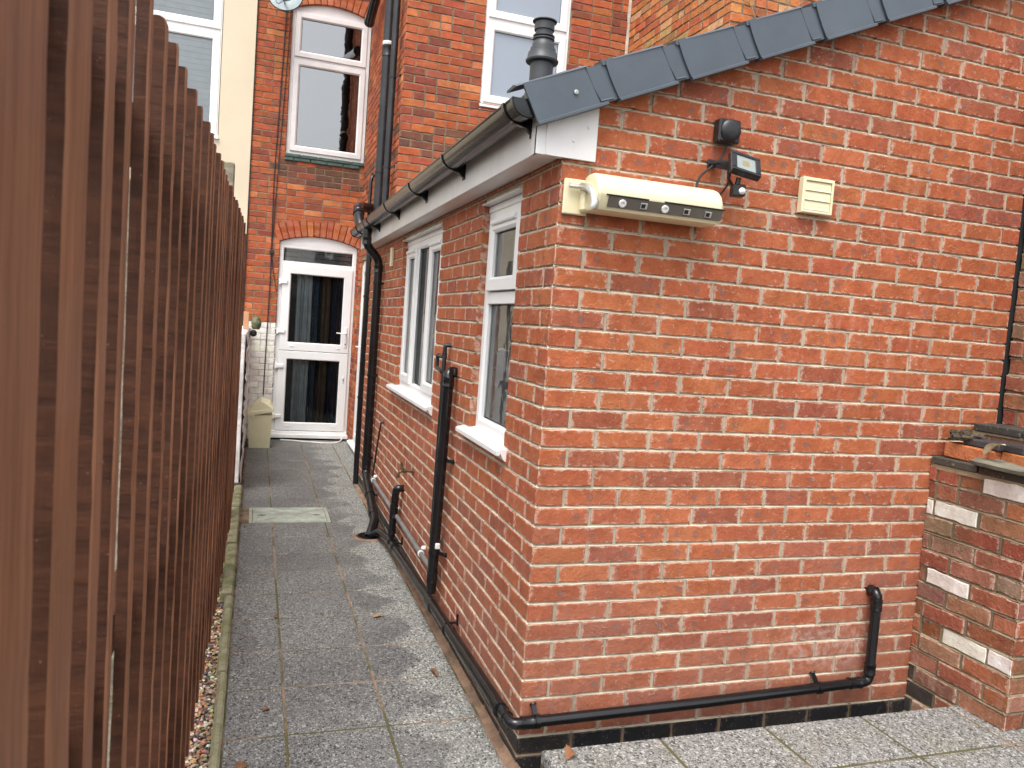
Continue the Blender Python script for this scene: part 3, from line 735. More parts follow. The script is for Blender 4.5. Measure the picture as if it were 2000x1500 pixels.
# fascia board + soffit + box end
m = MB(); m.box((-.102, .018, 2.343), (-.090, 4.90, 2.53), .002); m.build('fascia', M_UPVCD, ext)
m = MB(); m.box((-.089, .018, 2.344), (-.002, 4.90, 2.353)); m.build('soffit', M_UPVCD, ext)
m = MB()
pts = [(-.112, 2.338), (.122, 2.338), (.122, 2.56), (.0, 2.51), (-.112, 2.462)]
m.extr(pts, (0, -.016, 0), X, Z, Y * .013); m.box((-.112, -.0155, 2.338), (-.1035, .04, 2.47)); m.box((-.075, -.0155, 2.339), (-.066, -.019, 2.48)); m.box((-.111, -.003, 2.338), (-.001, .018, 2.3425))
for x, z in ((.085, 2.455), (.03, 2.40)): m.lathe((x, -.016, z), (0, -1, 0), [(.006, 0), (.005, .003), (.001, .004)], 10)
m.build('box_end', M_UPVCD, ext)
m = MB(); m.box((-.112, 4.88, 2.338), (.0, 4.93, 2.53), .003); m.build('box_end', M_UPVCD, ext)
# gutter: half round trough with brackets
def trough(m, c, r, y0, y1, th=.003, open_=True):
    n = 14
    P0 = []; P1 = []
    for s_ in (r, r - th):
        rg = [(c[0] + s_ * math.cos(math.pi + math.pi * k / n), c[1] + s_ * math.sin(math.pi + math.pi * k / n)) for k in range(n + 1)]
        P0.append([m.vert((x, y0, z)) for x, z in rg]); P1.append([m.vert((x, y1, z)) for x, z in rg])
    for q in (0, 1):
        for k in range(n): m.face([P0[q][k], P0[q][k + 1], P1[q][k + 1], P1[q][k]])
    for Q in (P0, P1):
        for k in range(n): m.face([Q[0][k], Q[0][k + 1], Q[1][k + 1], Q[1][k]])
    for k in (0, n): m.face([P0[0][k], P1[0][k], P1[1][k], P0[1][k]])
    m.tube([(c[0] - r, y0, c[1]), (c[0] - r, y1, c[1])], .0042, 6)
gx, gz = -.163, 2.505
m = MB(); trough(m, (gx, gz), .057, -.055, 4.93); gut = m.build('gutter', M_GUT, ext, smooth=True)
for y in (-.045, 4.92):
    m = MB(); m.lathe((gx, y, gz), (0, -1 if y < 0 else 1, 0), [(.061, -.02), (.061, .004), (.05, .006)], 20)
    m.v = [(x, y_, min(z, gz + .004)) for x, y_, z in m.v]; m.build('stop_end', M_BLK, gut, smooth=True)
for y in (.055, 1.043, 1.92, 2.857, 3.791, 4.5):
    m = MB(); n = 14
    prof = [(gx + .0645 * math.cos(math.pi + math.pi * k / n), gz + .004 + .0645 * math.sin(math.pi + math.pi * k / n)) for k in range(n + 1)]
    inner = [(gx + .058 * math.cos(math.pi + math.pi * k / n), gz + .004 + .058 * math.sin(math.pi + math.pi * k / n)) for k in range(n + 1)]
    for k in range(n): m.extr([prof[k], prof[k + 1], inner[k + 1], inner[k]], (0, y - .012, 0), X, Z, Y * .024)
    # web back to the fascia
    wb = [prof[k] for k in range(5, n + 1)] + [(-.103, gz), (-.103, gz - .092), (gx - .0, gz - .062)]
    m.extr([(gx - .02, gz - .0595), (gx + .05, gz - .04), (-.1025, gz - .02), (-.1025, gz - .098), (gx + .03, gz - .07)], (0, y - .010, 0), X, Z, Y * .020)
    m.extr([(-.1085, gz + .03), (-.1025, gz + .03), (-.1025, gz - .10), (-.1085, gz - .10)], (0, y - .02, 0), X, Z, Y * .04)
    m.build('bracket', M_BLK, gut, smooth=True)
m = MB(); m.lathe((gx, 4.1, gz), (0, 1, 0), [(.0612, -.07), (.0612, .07), (.059, .072)], 20); m.v = [(x, y_, min(z, gz + .003)) for x, y_, z in m.v]; m.tube([(gx, 4.1, gz - .02), (gx, 4.1, gz - .095)], .040, 18); m.build('outlet', M_BLK, gut, smooth=True)

# ================================================================== PIPES
def pipe(name, pts, r, label, group=None, mat=M_BLK, fil=.05, collars=(), clips=(), cat='pipe', n=16, out=-X):
    """collars: (point, dir, len, extra radius); clips: (point, dir, wallpoint)"""
    root = tag(empty(name, pts[0]), label, cat, group)
    m = MB(); m.tube(pts, r, n, fil=fil); m.build('pipe_run', mat, root, smooth=True)
    for c, d, L, e in collars:
        c, d = Vector(c), Vector(d).normalized(); m = MB(); m.lathe(c, d, [(r * .98, -L / 2), (r + e, -L / 2 + .001), (r + e, -L / 2 + .006), (r + e * .7, -L / 2 + .009), (r + e * .7, L / 2 - .009), (r + e, L / 2 - .006), (r + e, L / 2 - .001), (r * .98, L / 2)], n); m.build('coupling', mat, root, smooth=True)
    for c, d, wp in clips:
        c, d, wp = Vector(c), Vector(d).normalized(), Vector(wp); m = MB(); m.lathe(c, d, [(r, -.011), (r + .005, -.010), (r + .005, .010), (r, .011)], n)
        t = (wp - c).normalized(); s = d.cross(t).normalized()
        m.extr([(-.009, -.004), (.009, -.004), (.009, .004), (-.009, .004)], c + t * r * .8, d, s, (wp - c) - t * r * .8)
        m.lathe(wp - t * .006 + s * 0, t, [(.014, -.001), (.014, .005), (.001, .006)], 10); m.build('clip', mat, root, smooth=True)
    return root
# rainwater downpipe from the gutter
xd, yd = -.052, 4.1
pipe('downpipe', [(gx, yd, 2.44), (gx, yd, 2.315), (xd, yd, 2.20), (xd, yd, .33), (xd - .02, 3.32, .115), (-.115, 3.20, .06), (-.135, 3.16, .028)], .0375,
     'black downpipe with a swan neck running from the gutter down to the gully', 'drain pipes on the extension', fil=.05, cat='downpipe',
     collars=[((gx, yd, 2.35), Z, .06, .004), ((xd, yd, 2.12), Z, .06, .004), ((xd, yd, .42), Z, .07, .004), ((xd - .018, 3.43, .145), (-.02, -.78, -.215), .06, .004)],
     clips=[((xd, yd, 2.0), Z, (-.002, yd - .0, 2.0)), ((xd, yd, 1.2), Z, (-.002, yd, 1.2)), ((xd, yd, .47), Z, (-.002, yd, .47)), ((xd - .01, 3.72, .225), (-.02, -.78, -.215), (-.002, 3.70, .235))])
for o in ():
    pass
pipe('downpipe', [(.0, 5.06, 2.6), (.0, 5.06, .035)], .040, 'straight black downpipe standing just behind the swan necked one, its foot on the slabs', 'drain pipes on the extension', fil=0, cat='downpipe',
     clips=[((.0, 5.06, .9), Z, (.14, 5.08, .9)), ((.0, 5.06, 1.9), Z, (.14, 5.08, 1.9))])
# tall waste with elbow in the wall
ty = 1.30
pipe('waste_pipe', [(.01, ty + .03, 1.45), (-.048, ty + .02, 1.45), (-.048, ty, 1.40), (-.055, ty + .05, .24)], .027, 'tall black waste pipe rising between the two windows', 'drain pipes on the extension', fil=.022,
     collars=[((-.048, ty, 1.40), Z, .05, .004), ((-.03, ty + .024, 1.45), X, .034, .004), ((-.055, ty + .045, .33), Z, .06, .004)], clips=[((-.051, ty + .02, .98), Z, (-.002, ty - .05, .98)), ((-.054, ty + .04, .47), Z, (-.002, ty - .03, .47))])
pipe('overflow_pipe', [(.01, 1.50, 1.585), (-.03, 1.51, 1.585), (-.03, 1.51, 1.54), (-.055, 1.42, .30)], .0115, 'thin black overflow pipe running down behind the tall waste pipe', 'drain pipes on the extension', fil=.014, mat=M_BLK2,
     collars=[((-.03, 1.51, 1.53), Z, .03, .003), ((-.031, 1.515, 1.37), Z, .018, .002)])
pipe('overflow_stub', [(-.03, 1.54, 1.52), (-.03, 1.68, 1.52), (-.03, 1.68, 1.45), (-.02, 1.60, 1.43)], .0105, 'little hooked black pipe stub beside the thin overflow pipe', cat='pipe', fil=.012, mat=M_BLK2, collars=[((-.03, 1.66, 1.52), Y, .02, .003)])
pipe('waste_pipe', [(.01, 2.60, .535), (-.048, 2.60, .535), (-.048, 2.63, .50), (-.05, 2.68, .17)], .0255, 'short black waste pipe with an elbow below the garden tap', 'drain pipes on the extension', fil=.026,
     collars=[((-.048, 2.637, .45), Z, .02, .003), ((-.048, 2.652, .36), Z, .09, .005), ((-.048, 2.675, .22), Z, .05, .004)])
zl = lambda y: .228 - .034 * (y + .05) 
pipe('waste_pipe', [(.005, -.001, .68)][:0] + [(1.615, .012, .672), (1.615, -.045, .672), (1.617, -.047, .272), (.75, -.047, .246), (-.047, -.047, .232), (-.047, .10, .228)], .0215,
     'long black waste pipe wrapping the house corner just above the plinth', 'drain pipes on the extension', fil=.03,
     collars=[((1.615, -.046, .62), Z, .05, .004), ((1.617, -.047, .33), Z, .05, .004), ((1.54, -.047, .270), X, .06, .004), ((.015, -.047, .233), X, .05, .004), ((-.047, .03, .231), Y, .05, .004), ((1.615, -.02, .672), Y, .03, .004)],
     clips=[((.055, -.047, .234), X, (.05, -.003, .285)), ((1.35, -.047, .264), X, (1.345, -.003, .315))])
lp = bpy.data.objects['waste_pipe.002']
m = MB(); m.tube([(-.050, .08, .228), (-.053, 1.25, .195), (-.053, 2.75, .128), (-.075, 3.05, .105), (-.12, 3.13, .05)], .0275, 16, fil=.03); m.build('pipe_run', M_BLK, lp, smooth=True)
for yy, L_, e_ in ((1.33, .12, .006), (2.68, .10, .006), (.10, .05, .003)):
    m = MB(); m.lathe((-.053, yy, zl(yy) + .003), (0, 1, -.034), [(.027, -L_ / 2), (.0275 + e_, -L_ / 2 + .001), (.0275 + e_, L_ / 2 - .001), (.027, L_ / 2)], 16); m.build('coupling', M_BLK, lp, smooth=True)
for yy in (.95, 2.5):
    m = MB(); m.lathe((-.053, yy, zl(yy) + .003), Y, [(.0275, -.011), (.033, -.010), (.033, .010), (.0275, .011)], 16); m.box((-.07, yy - .005, zl(yy) + .03), (-.003, yy + .005, zl(yy) + .038)); m.box((-.010, yy - .008, zl(yy) + .02), (-.003, yy + .008, zl(yy) + .075)); m.build('clip', M_BLK, lp, smooth=True)
pipe('condensate_pipe', [(-.028, 3.86, .335), (-.028, 1.42, .322)], .0155, 'grey conduit running level along the brick wall behind the waste pipes', cat='pipe', mat=M_GREYP, fil=0,
     collars=[((-.028, 1.45, .322), Y, .07, .005), ((-.028, 3.83, .335), Y, .05, .004)])
for y, z in ((3.80, .355), (2.70, .35), (1.78, .345)):
    m = MB(); m.lathe((-.028, y, z - .022), Y, [(.0165, -.008), (.0205, -.007), (.0205, .007), (.0165, .008)], 14); m.lathe((-.012, y + .01, z + .01), -X, [(.014, -.01), (.014, .004), (.008, .014), (.002, .016)], 10)
    tag(m.build('pipe_clip', M_WPIPE, smooth=True), {3.80: 'white clip at the far end of the grey conduit', 2.70: 'white clip on the grey conduit beside the short waste pipe', 1.78: 'white clip on the grey conduit nearest the tall waste pipe'}[y], 'clip', 'white clips on the conduit')
pipe('copper_pipe', [(.008, 3.62, .855), (-.02, 3.62, .855), (-.022, 3.66, .80), (-.026, 3.88, .35)], .0075, 'thin dark pipe rising from the grey conduit beside the downpipe', cat='pipe', mat=M_BLK2, fil=.012, collars=[((-.024, 3.80, .5), (0, .22, -.45), .03, .003)])
m = MB(); m.box((-.004, 1.40, .515), (-.045, 1.425, .545), .003); m.box((-.035, 1.40, .512), (-.055, 1.345, .52)); m.box((-.048, 1.236, .515), (-.074, 1.25, .545), .003); tag(m.build('pipe_clip', M_WPIPE), 'flat white clip sticking out behind the tall waste pipe', 'clip')
# outrigger stack pipes
pipe('soil_pipe', [(.12, 5.56, 2.50), (.12, 5.56, 7.0)], .056, 'thick black soil stack on the side of the two storey brick wing', 'stack pipes on the wing', mat=M_BLK2, fil=0, n=20,
     collars=[((.12, 5.56, 4.42), Z, .1, .006), ((.12, 5.56, 5.15), Z, .1, .006), ((.12, 5.56, 2.68), Z, .12, .006)], clips=[((.12, 5.56, 3.20), Z, (.198, 5.60, 3.20))])
m = MB(); m.lathe((.12, 5.56, 4.50), Z, [(.0565, -.018), (.058, -.016), (.058, .016), (.0565, .018)], 20); o = m.build('pipe_band', M_WPIPE, smooth=True); o.parent = bpy.data.objects['soil_pipe']; o.matrix_parent_inverse = bpy.data.objects['soil_pipe'].matrix_world.inverted()
pipe('downpipe', [(.135, 5.22, 2.50), (.135, 5.22, 7.0)], .034, 'slimmer black downpipe right of the thick soil stack', 'stack pipes on the wing', mat=M_BLK2, fil=0, n=12, cat='downpipe',
     clips=[((.135, 5.22, z), Z, (.198, 5.13, z)) for z in (3.2, 4.08, 4.95)], collars=[((.135, 5.22, 4.93), Z, .06, .005)])
pipe('soil_pipe', [(.12, 5.9, 2.87), (-.04, 5.8, 2.86), (-.10, 5.45, 2.80), (-.10, 5.25, 2.62), (-.04, 5.15, 2.45)], .052, 'fat black pipe bend behind the far end of the gutter', mat=M_BLK, fil=.13, n=20,
     collars=[((-.1, 5.38, 2.74), (0, -.2, -.18), .05, .006), ((-.06, 5.18, 2.51), (.06, -.1, -.17), .05, .006)])
pipe('vent_pipe', [(.185, 6.05, 3.24), (.10, 5.98, 3.24), (.08, 5.96, 3.18), (.07, 5.92, 2.80), (.02, 5.75, 2.68), (-.02, 5.6, 2.62)], .018, 'thin black pipe left of the thick soil stack', mat=M_BLK, fil=.03, collars=[((.10, 5.98, 3.235), X, .03, .004)])
# upper gutter piece above the rear window
m = MB(); c0 = Vector((.085, 0, 5.30))
g2 = tag(empty('eaves_gutter', (.085, 6.0, 5.3)), 'black half round gutter end at the top of the rear window', 'gutter')
m.tube([(.10, 7.2, 5.26), (.10, 5.6, 5.62)], .06, 18); m.build('trough', M_BLK, g2, smooth=True)
m = MB(); m.lathe((.10, 7.2, 5.26), (0, 1, -.22), [(.064, -.05), (.064, .0), (.05, .01)], 18); m.build('stop_end', M_BLK, g2, smooth=True)

# gully
gul = tag(empty('gully', (-.135, 3.16, .03)), 'round black gully set in orange mortar where the downpipe ends', 'drain')
m = MB(); n = 40; a_ = []; b_ = []
for k in range(n):
    t = 2 * math.pi * k / n; e = 1 + .12 * mn.noise(Vector((math.cos(t) * 2, math.sin(t) * 2, 3)))
    a_.append(m.vert((-.135 + math.cos(t) * .120 * e, 3.16 + math.sin(t) * .130 * e, .0325))); b_.append(m.vert((-.135 + math.cos(t) * .092, 3.16 + math.sin(t) * .098, .040)))
for k in range(n): m.face([a_[k], a_[(k + 1) % n], b_[(k + 1) % n], b_[k]])
m.build('mortar_ring', M_TANM, gul, smooth=True)
m = MB(); m.lathe((-.135, 3.16, .03), Z, [(.096, .0), (.096, .012), (.084, .014), (.082, .007), (.001, .007)], 32); m.build('rim', M_BLK, gul, smooth=True)
m = MB()
for k in range(-3, 4): m.box((-.135 - math.sqrt(.075 ** 2 - (k * .02) ** 2), 3.16 + k * .02 - .004, .037), (-.135 + math.sqrt(.075 ** 2 - (k * .02) ** 2), 3.16 + k * .02 + .004, .042))
m.build('grate', M_BLK, gul)
# manhole cover
mh = tag(empty('manhole_cover', (-.69, 3.84, .03)), 'rectangular galvanised manhole cover set across the path slabs', 'manhole cover')
m = MB(); ring(m, (-1.01, 3.59, -.38, 4.07), [(0, .0), (0, .010), (.022, .010), (.024, .004)], Vector((0, 0, .026)), X, Y, Z); m.build('frame', M_COVER, mh)
m = MB(); m.box((-.983, 3.617, .024), (-.407, 4.043, .032), .002)
def rib(a, b, wd=.009, h=.0035): 
    a, b = Vector(a), Vector(b); d = (b - a).normalized(); s = Vector((-d.y, d.x, 0))
    m.extr([(-wd, 0), (-wd * .6, h), (wd * .6, h), (wd, 0)], a, s, Z, b - a)
zz = .0322
for s_ in (-1, 1):
    rib((-.965, 3.83 + s_ * .19, zz), (-.76, 3.83 + s_ * .035, zz)); rib((-.63, 3.83 + s_ * .035, zz), (-.425, 3.83 + s_ * .19, zz))
    rib((-.84, 3.83 + s_ * .155, zz), (-.55, 3.83 + s_ * .155, zz), .006); rib((-.79, 3.83 + s_ * .10, zz), (-.60, 3.83 + s_ * .10, zz), .006)
    for i in range(7): rib((-.86 + i * .052, 3.83 + s_ * .188, zz), (-.84 + i * .052, 3.83 + s_ * .188, zz), .006)
    for i in range(4): rib((-.79 + i * .055, 3.83 + s_ * .128, zz), (-.765 + i * .055, 3.83 + s_ * .128, zz), .005)
    for x in (-.972, -.955, -.44, -.425): rib((x, 3.83 + s_ * .07, zz), (x, 3.83 + s_ * .14, zz), .004)
    for x in (-.868, -.852, -.538, -.522): rib((x, 3.83 + s_ * .0, zz), (x, 3.83 + s_ * .055, zz), .004)
m.lathe((-.695, 3.83, zz), Z, [(.045, 0), (.042, .003), (.034, .003), (.032, .0005), (.001, .0005)], 24)
m.build('lid', M_COVER, mh)
m = MB()
for x in (-.915, -.475): m.lathe((x, 3.83, zz + .0006), Z, [(.016, 0), (.001, .0004)], 12); m.box((x - .03, 3.822, zz + .0002), (x + .03, 3.838, zz + .0009))
m.build('keyhole', M_DARK, mh)

# ================================================================== THINGS ON THE GABLE
lb = tag(empty('clothes_line_box', (.33, -.02, 2.21)), 'long cream retractable clothes line housing screwed to the brick gable', 'clothes line')
prof = [(a_ * .92, b_ * .84 + .003) for a_, b_ in [(.012, .078), (.045, .086), (.085, .084), (.118, .070), (.142, .045), (.154, .015), (.157, -.008), (.155, -.018), (.140, -.060), (.130, -.074), (.10, -.080), (.012, -.076)]]
m = MB(); m.extr(prof, (.100, 0, 2.212), -Y, Z, X * .485)
# domed end caps
for s_, x in ((-1, .100), (1, .585)):
    r0 = [m.vert(Vector((x, 0, 2.212)) + -Y * a + Z * b) for a, b in prof]; ca, cb = .075, 0
    for st, (sc, dx) in enumerate(((.93, .010), (.8, .014))):
        r1 = [m.vert(Vector((x + s_ * dx, 0, 2.212)) + -Y * (ca + (a - ca) * sc) + Z * (cb + (b - cb) * sc)) for a, b in prof]
        for k in range(len(prof)): m.face([r0[k], r0[(k + 1) % len(prof)], r1[(k + 1) % len(prof)], r1[k]])
        r0 = r1
    m.face(r0)
m.build('housing', M_CREAM, lb, smooth=True)
fn = Vector((0, -.155 + .140, 0)); slot_t = Vector((0, -.1435, 2.2015)); slot_b = Vector((0, -.1295, 2.166)); dn = (slot_b - slot_t).normalized(); on = Vector((0, -dn.z, dn.y)).normalized(); on = on if on.y < 0 else -on
m = MB(); m.extr([(0, 0), (0, .003), (.040, .003), (.040, 0)], slot_t + X * .13, dn, on, X * .465); m.build('outlet_panel', plain('outlet_panel_grey', (.12, .105, .085), .45, .1), lb)
m = MB(); m.extr([(0, 0), (0, .005), (.0045, .005), (.0045, 0)], slot_t + X * .12 - dn * .005, dn, on, X * .165); m.extr([(0, 0), (0, .005), (.0045, .005), (.0045, 0)], slot_t + X * .35 - dn * .005, dn, on, X * .25); m.build('slot', M_DARK, lb)
for i, x in enumerate((.185, .27, .355, .445, .535)):
    c = slot_t + dn * .021 + on * .004 + X * x
    if i in (0, 2):
        m = MB(); m.lathe(c, on, [(.014, 0), (.014, .006), (.008, .007), (.007, .001)], 16); m.build('line_end', M_WPIPE, lb, smooth=True)
    else:
        m = MB(); m.box((-.014, -.011, 0), (.014, .011, .003), .001, Matrix.Translation(c) @ on.to_track_quat('Z', 'Y').to_matrix().to_4x4()); m.build('line_guide', M_STEEL, lb)
        m = MB(); m.box((-.010, -.007, .003), (.005, .007, .0045), 0, Matrix.Translation(c) @ on.to_track_quat('Z', 'Y').to_matrix().to_4x4()); m.build('line_hole', M_DARK, lb)
m = MB(); m.box((.010, -.001, 2.140), (.105, -.014, 2.268), .004); m.box((.07, -.014, 2.15), (.100, -.05, 2.25), .008); m.build('bracket', M_CREAM, lb)
m = MB(); m.lathe((.03, -.013, 2.252), -Y, [(.006, 0), (.004, .003)], 8); m.tube([(.022, -.03, 2.238), (.075, -.03, 2.238)], .0075, 10); m.tube([(.068, -.035, 2.240), (.078, -.075, 2.232), (.083, -.115, 2.205), (.084, -.13, 2.175), (.08, -.125, 2.155)], .014, 10); m.build('hinge_arm', M_STEEL, lb, smooth=True)
m = MB(); m.lathe((.034, -.0125, 2.178), -Y, [(.006, 0), (.005, .0006)], 10); m.box((.031, -.0125, 2.178), (.037, -.0133, 2.196)); m.build('keyhole', M_DARK, lb)
# outside sounder box
pr = tag(empty('junction_box', (.655, 0, 2.525)), 'small black square box with round domed front above the floodlight', 'junction box')
m = MB(); m.box((.608, -.001, 2.478), (.703, -.048, 2.566), .006); m.build('box', M_BLK2, pr)
m = MB(); m.lathe((.657, -.048, 2.522), -Y, [(.043, 0), (.043, .004), (.038, .010), (.026, .014), (.001, .016)], 28); m.build('dome', M_BLK2, pr, smooth=True)
# floodlight
fl = tag(empty('floodlight', (.64, 0, 2.38)), 'black LED floodlight with motion sensor tilted down on its bracket', 'floodlight')
FM = Matrix.Translation((.680, -.125, 2.378)) @ Matrix.Rotation(R(-6), 4, 'Z') @ Matrix.Rotation(R(10), 4, 'Y') @ Matrix.Rotation(R(-30), 4, 'X')
m = MB(); m.box((-.062, -.012, -.047), (.062, .012, .047), .004, FM)
for i in range(9): m.box((-.05 + i * .0115, .012, -.035), (-.046 + i * .0115, .02, .035), 0, FM)
m.build('housing', M_BLK2, fl)
m = MB()
for a, b, c, d in ((-.060, -.045, .060, -.032), (-.060, .032, .060, .045), (-.060, -.032, -.040, .032), (.040, -.032, .060, .032)): m.box((a, -.0125, b), (c, -.018, d), .0015, FM)
m.build('bezel', M_BLK, fl)
m = MB(); m.box((-.040, -.0122, -.032), (.040, -.0128, .032), 0, FM); m.build('reflector', M_LED, fl)
m = MB(); m.box((-.014, -.0132, -.010), (.014, -.0142, .012), 0, FM); m.build('led_chip', M_LEDY, fl)
m = MB(); m.poly([FM @ Vector(p) for p in ((-.04, -.0165, -.032), (.04, -.0165, -.032), (.04, -.0165, .032), (-.04, -.0165, .032))]); m.build('lens', M_GLASSD, fl)
m = MB(); m.box((.595, -.001, 2.385), (.63, -.008, 2.415), .002); m.extr([(-.004, -.012), (.004, -.012), (.004, .012), (-.004, .012)], (.612, -.006, 2.40), (.9, .1, .3), Z, (.035, -.10, -.03)); m.tube([(.60, -.008, 2.40), (.66, -.10, 2.40)], .007, 8); m.tube([(.63, -.1, 2.365), (.625, -.11, 2.33), (.65, -.10, 2.31)], .006, 8); m.build('bracket', M_BLK2, fl)
m = MB(); m.tube([(.668, -.115, 2.335), (.664, -.112, 2.305)], .010, 10); m.box((-.024, -.022, -.022), (.024, .022, .022), .004, Matrix.Translation((.668, -.115, 2.287)) @ Matrix.Rotation(R(-14), 4, 'Z')); sn = m.build('sensor', M_BLK2, fl)
m = MB(); m.lathe((.672, -.137, 2.284), (-.2, -1, -.15), [(.013, 0), (.012, .006), (.007, .011), (.001, .013)], 16); m.build('sensor_lens', M_WPIPE, sn, smooth=True)
def cable(pts, r, label, mat=M_CABLE, grp=None, fil=.03):
    m = MB(); m.tube(pts, r, 8, fil=fil); return tag(m.build('cable', mat, smooth=True), label, 'cable', grp)
cable([(.655, -.03, 2.472), (.652, -.02, 2.43), (.60, -.02, 2.38), (.545, -.03, 2.335), (.535, -.04, 2.28)], .0048, 'black cable curving from the junction box down behind the clothes line housing', fil=.03)
cable([(.645, -.09, 2.36), (.66, -.06, 2.32), (.655, -.03, 2.29), (.612, -.03, 2.255)], .0042, 'short black cable looping from the floodlight to the clothes line housing', fil=.03)
# vent
vt = tag(empty('vent_grille', (1.1, 0, 2.33)), 'square cream vent grille with three flaps on the gable', 'vent')
m = MB(); ring(m, (1.028, 2.262, 1.180, 2.403), [(0, .0), (0, .025), (.003, .028), (.012, .028), (.014, .010)], Vector((0, 0, 0)), X, Z, -Y); m.build('frame', M_CREAMP, vt)
for i in range(3):
    z0 = 2.276 + i * .0378; m = MB(); n = 6
    p_ = [(.020 + .006 * math.sin(math.pi * (.15 + .6 * k / n)) - .004 * k / n, .0368 * k / n) for k in range(n + 1)]
    m.extr([(.006, 0)] + [(a + (.004 if k == 0 else 0), b) for k, (a, b) in enumerate(p_)] + [(.006, .037)], (1.043, 0, z0), -Y, Z, X * .122); m.build('flap', M_CREAMP, vt, smooth=True)
m = MB(); m.box((1.042, -.006, 2.276), (1.166, -.007, 2.39)); m.build('back_plate', M_DARK, vt)
# garden tap
tp = tag(empty('garden_tap', (0, 2.30, .72)), 'tarnished brass garden tap on the side wall', 'tap')
m = MB(); m.lathe((-.001, 2.30, .72), -X, [(.024, 0), (.024, .004), (.012, .006), (.011, .05), (.016, .052), (.016, .062), (.011, .064), (.011, .075)], 14); m.tube([(-.07, 2.30, .72), (-.092, 2.302, .714), (-.10, 2.304, .685)], [.011, .010, .0095], 10); m.lathe((-.10, 2.304, .687), -Z, [(.012, 0), (.012, .012), (.009, .014)], 12)
m.tube([(-.072, 2.30, .72), (-.082, 2.30, .765)], [.0135, .008], 10); m.build('body', M_BRASS, tp, smooth=True)
m = MB(); m.tube([(-.082, 2.30, .763), (-.085, 2.30, .778)], .005, 8); m.tube([(-.085, 2.275, .777), (-.085, 2.325, .780)], .005, 8); m.build('handle', M_BRASS, tp, smooth=True)
# little cream box under the soffit
m = MB(); m.box((-.001, 3.62, 2.125), (-.024, 3.685, 2.275), .004); m.box((-.024, 3.635, 2.25), (-.027, 3.67, 2.265)); tag(m.build('wall_sensor', M_CREAM), 'small upright cream box under the soffit between the far window and the downpipe', 'sensor')
# flue
fx, fy = .16, .78
fu = tag(empty('boiler_flue', (fx, fy, 2.6)), 'dark grey boiler flue terminal standing on the extension roof', 'flue')
m = MB(); m.lathe((fx, fy, .028), Z, [(.0535, 2.5), (.0535, 2.905)], 28); m.build('pipe', M_FLUE, fu, smooth=True)
m = MB(); m.lathe((fx, fy, .028), Z, [(.056, 2.895), (.074, 2.90), (.076, 2.908), (.070, 2.916), (.066, 2.942), (.060, 2.945), (.058, 2.962), (.052, 2.966), (.050, 2.985), (.046, 2.99), (.044, 3.0)], 32); m.build('cowl', M_FLUE, fu, smooth=True)
m = MB()
for z0, z1, r_ in ((3.0, 3.008, .050), (3.013, 3.020, .050), (3.042, 3.078, .046), (3.080, 3.086, .056)): m.lathe((fx, fy, .028), Z, [(r_ - .004, z0), (r_, z0 + .001), (r_, z1 - .001), (r_ - .004, z1)], 28)
m.lathe((fx, fy, .028), Z, [(.040, 3.0), (.040, 3.08)], 20); m.build('cap', M_FLUE, fu, smooth=True)

# ================================================================== BACK HOUSE (two storeys + rear wing)
house = tag(empty('brick_house', (-.3, 7.7, 0)), 'two storey old orange brick house with white stable door at the end of the path', 'house')
yb = 7.70
def ocol(k, u, v, s):
    if s == 2: return pal(WHT, .05)
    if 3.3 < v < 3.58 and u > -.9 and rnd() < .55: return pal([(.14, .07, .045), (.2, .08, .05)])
    return pal(OLD, .15)
DH = (-.795, .182, .05, 2.70); UH = (-.785, .20, 3.66, 5.60)
def arcz(u, u0, u1, zs, rise):
    """segmental arch underside"""
    c = (u0 + u1) / 2; h = (u1 - u0) / 2; Rr = (h * h + rise * rise) / (2 * rise); return zs + rise - Rr + math.sqrt(max(0, Rr * Rr - (u - c) ** 2))
def rskip(u, v):
    if DH[0] - .0 < u < DH[1] + .1 and 2.5 < v < arcz(min(max(u, DH[0]), DH[1]), DH[0], DH[1], 2.575, .095) + .20: return v > 2.5
    if UH[0] < u < UH[1] + .1 and 5.4 < v < arcz(min(max(u, UH[0]), UH[1]), UH[0], UH[1], 5.45, .11) + .2: return True
    return False
mb = MB(); oslot = lambda k, u, v: 2 if (u < -.79 and v < 1.535) else 0; oms = lambda k, u, v: 3 if (u < -.79 and v < 1.535) else 1
wall(mb, (0, yb, 0), X, -Y, -1.195, .215, 0, 7.2, ocol, holes=[(DH[0], DH[1], 0, DH[3]), UH], skip=rskip, slotf=oslot, mslot=oms, ph=.28, jit=.003, prot=.0035, course=.0768, sag=.0015, jamb=.11)
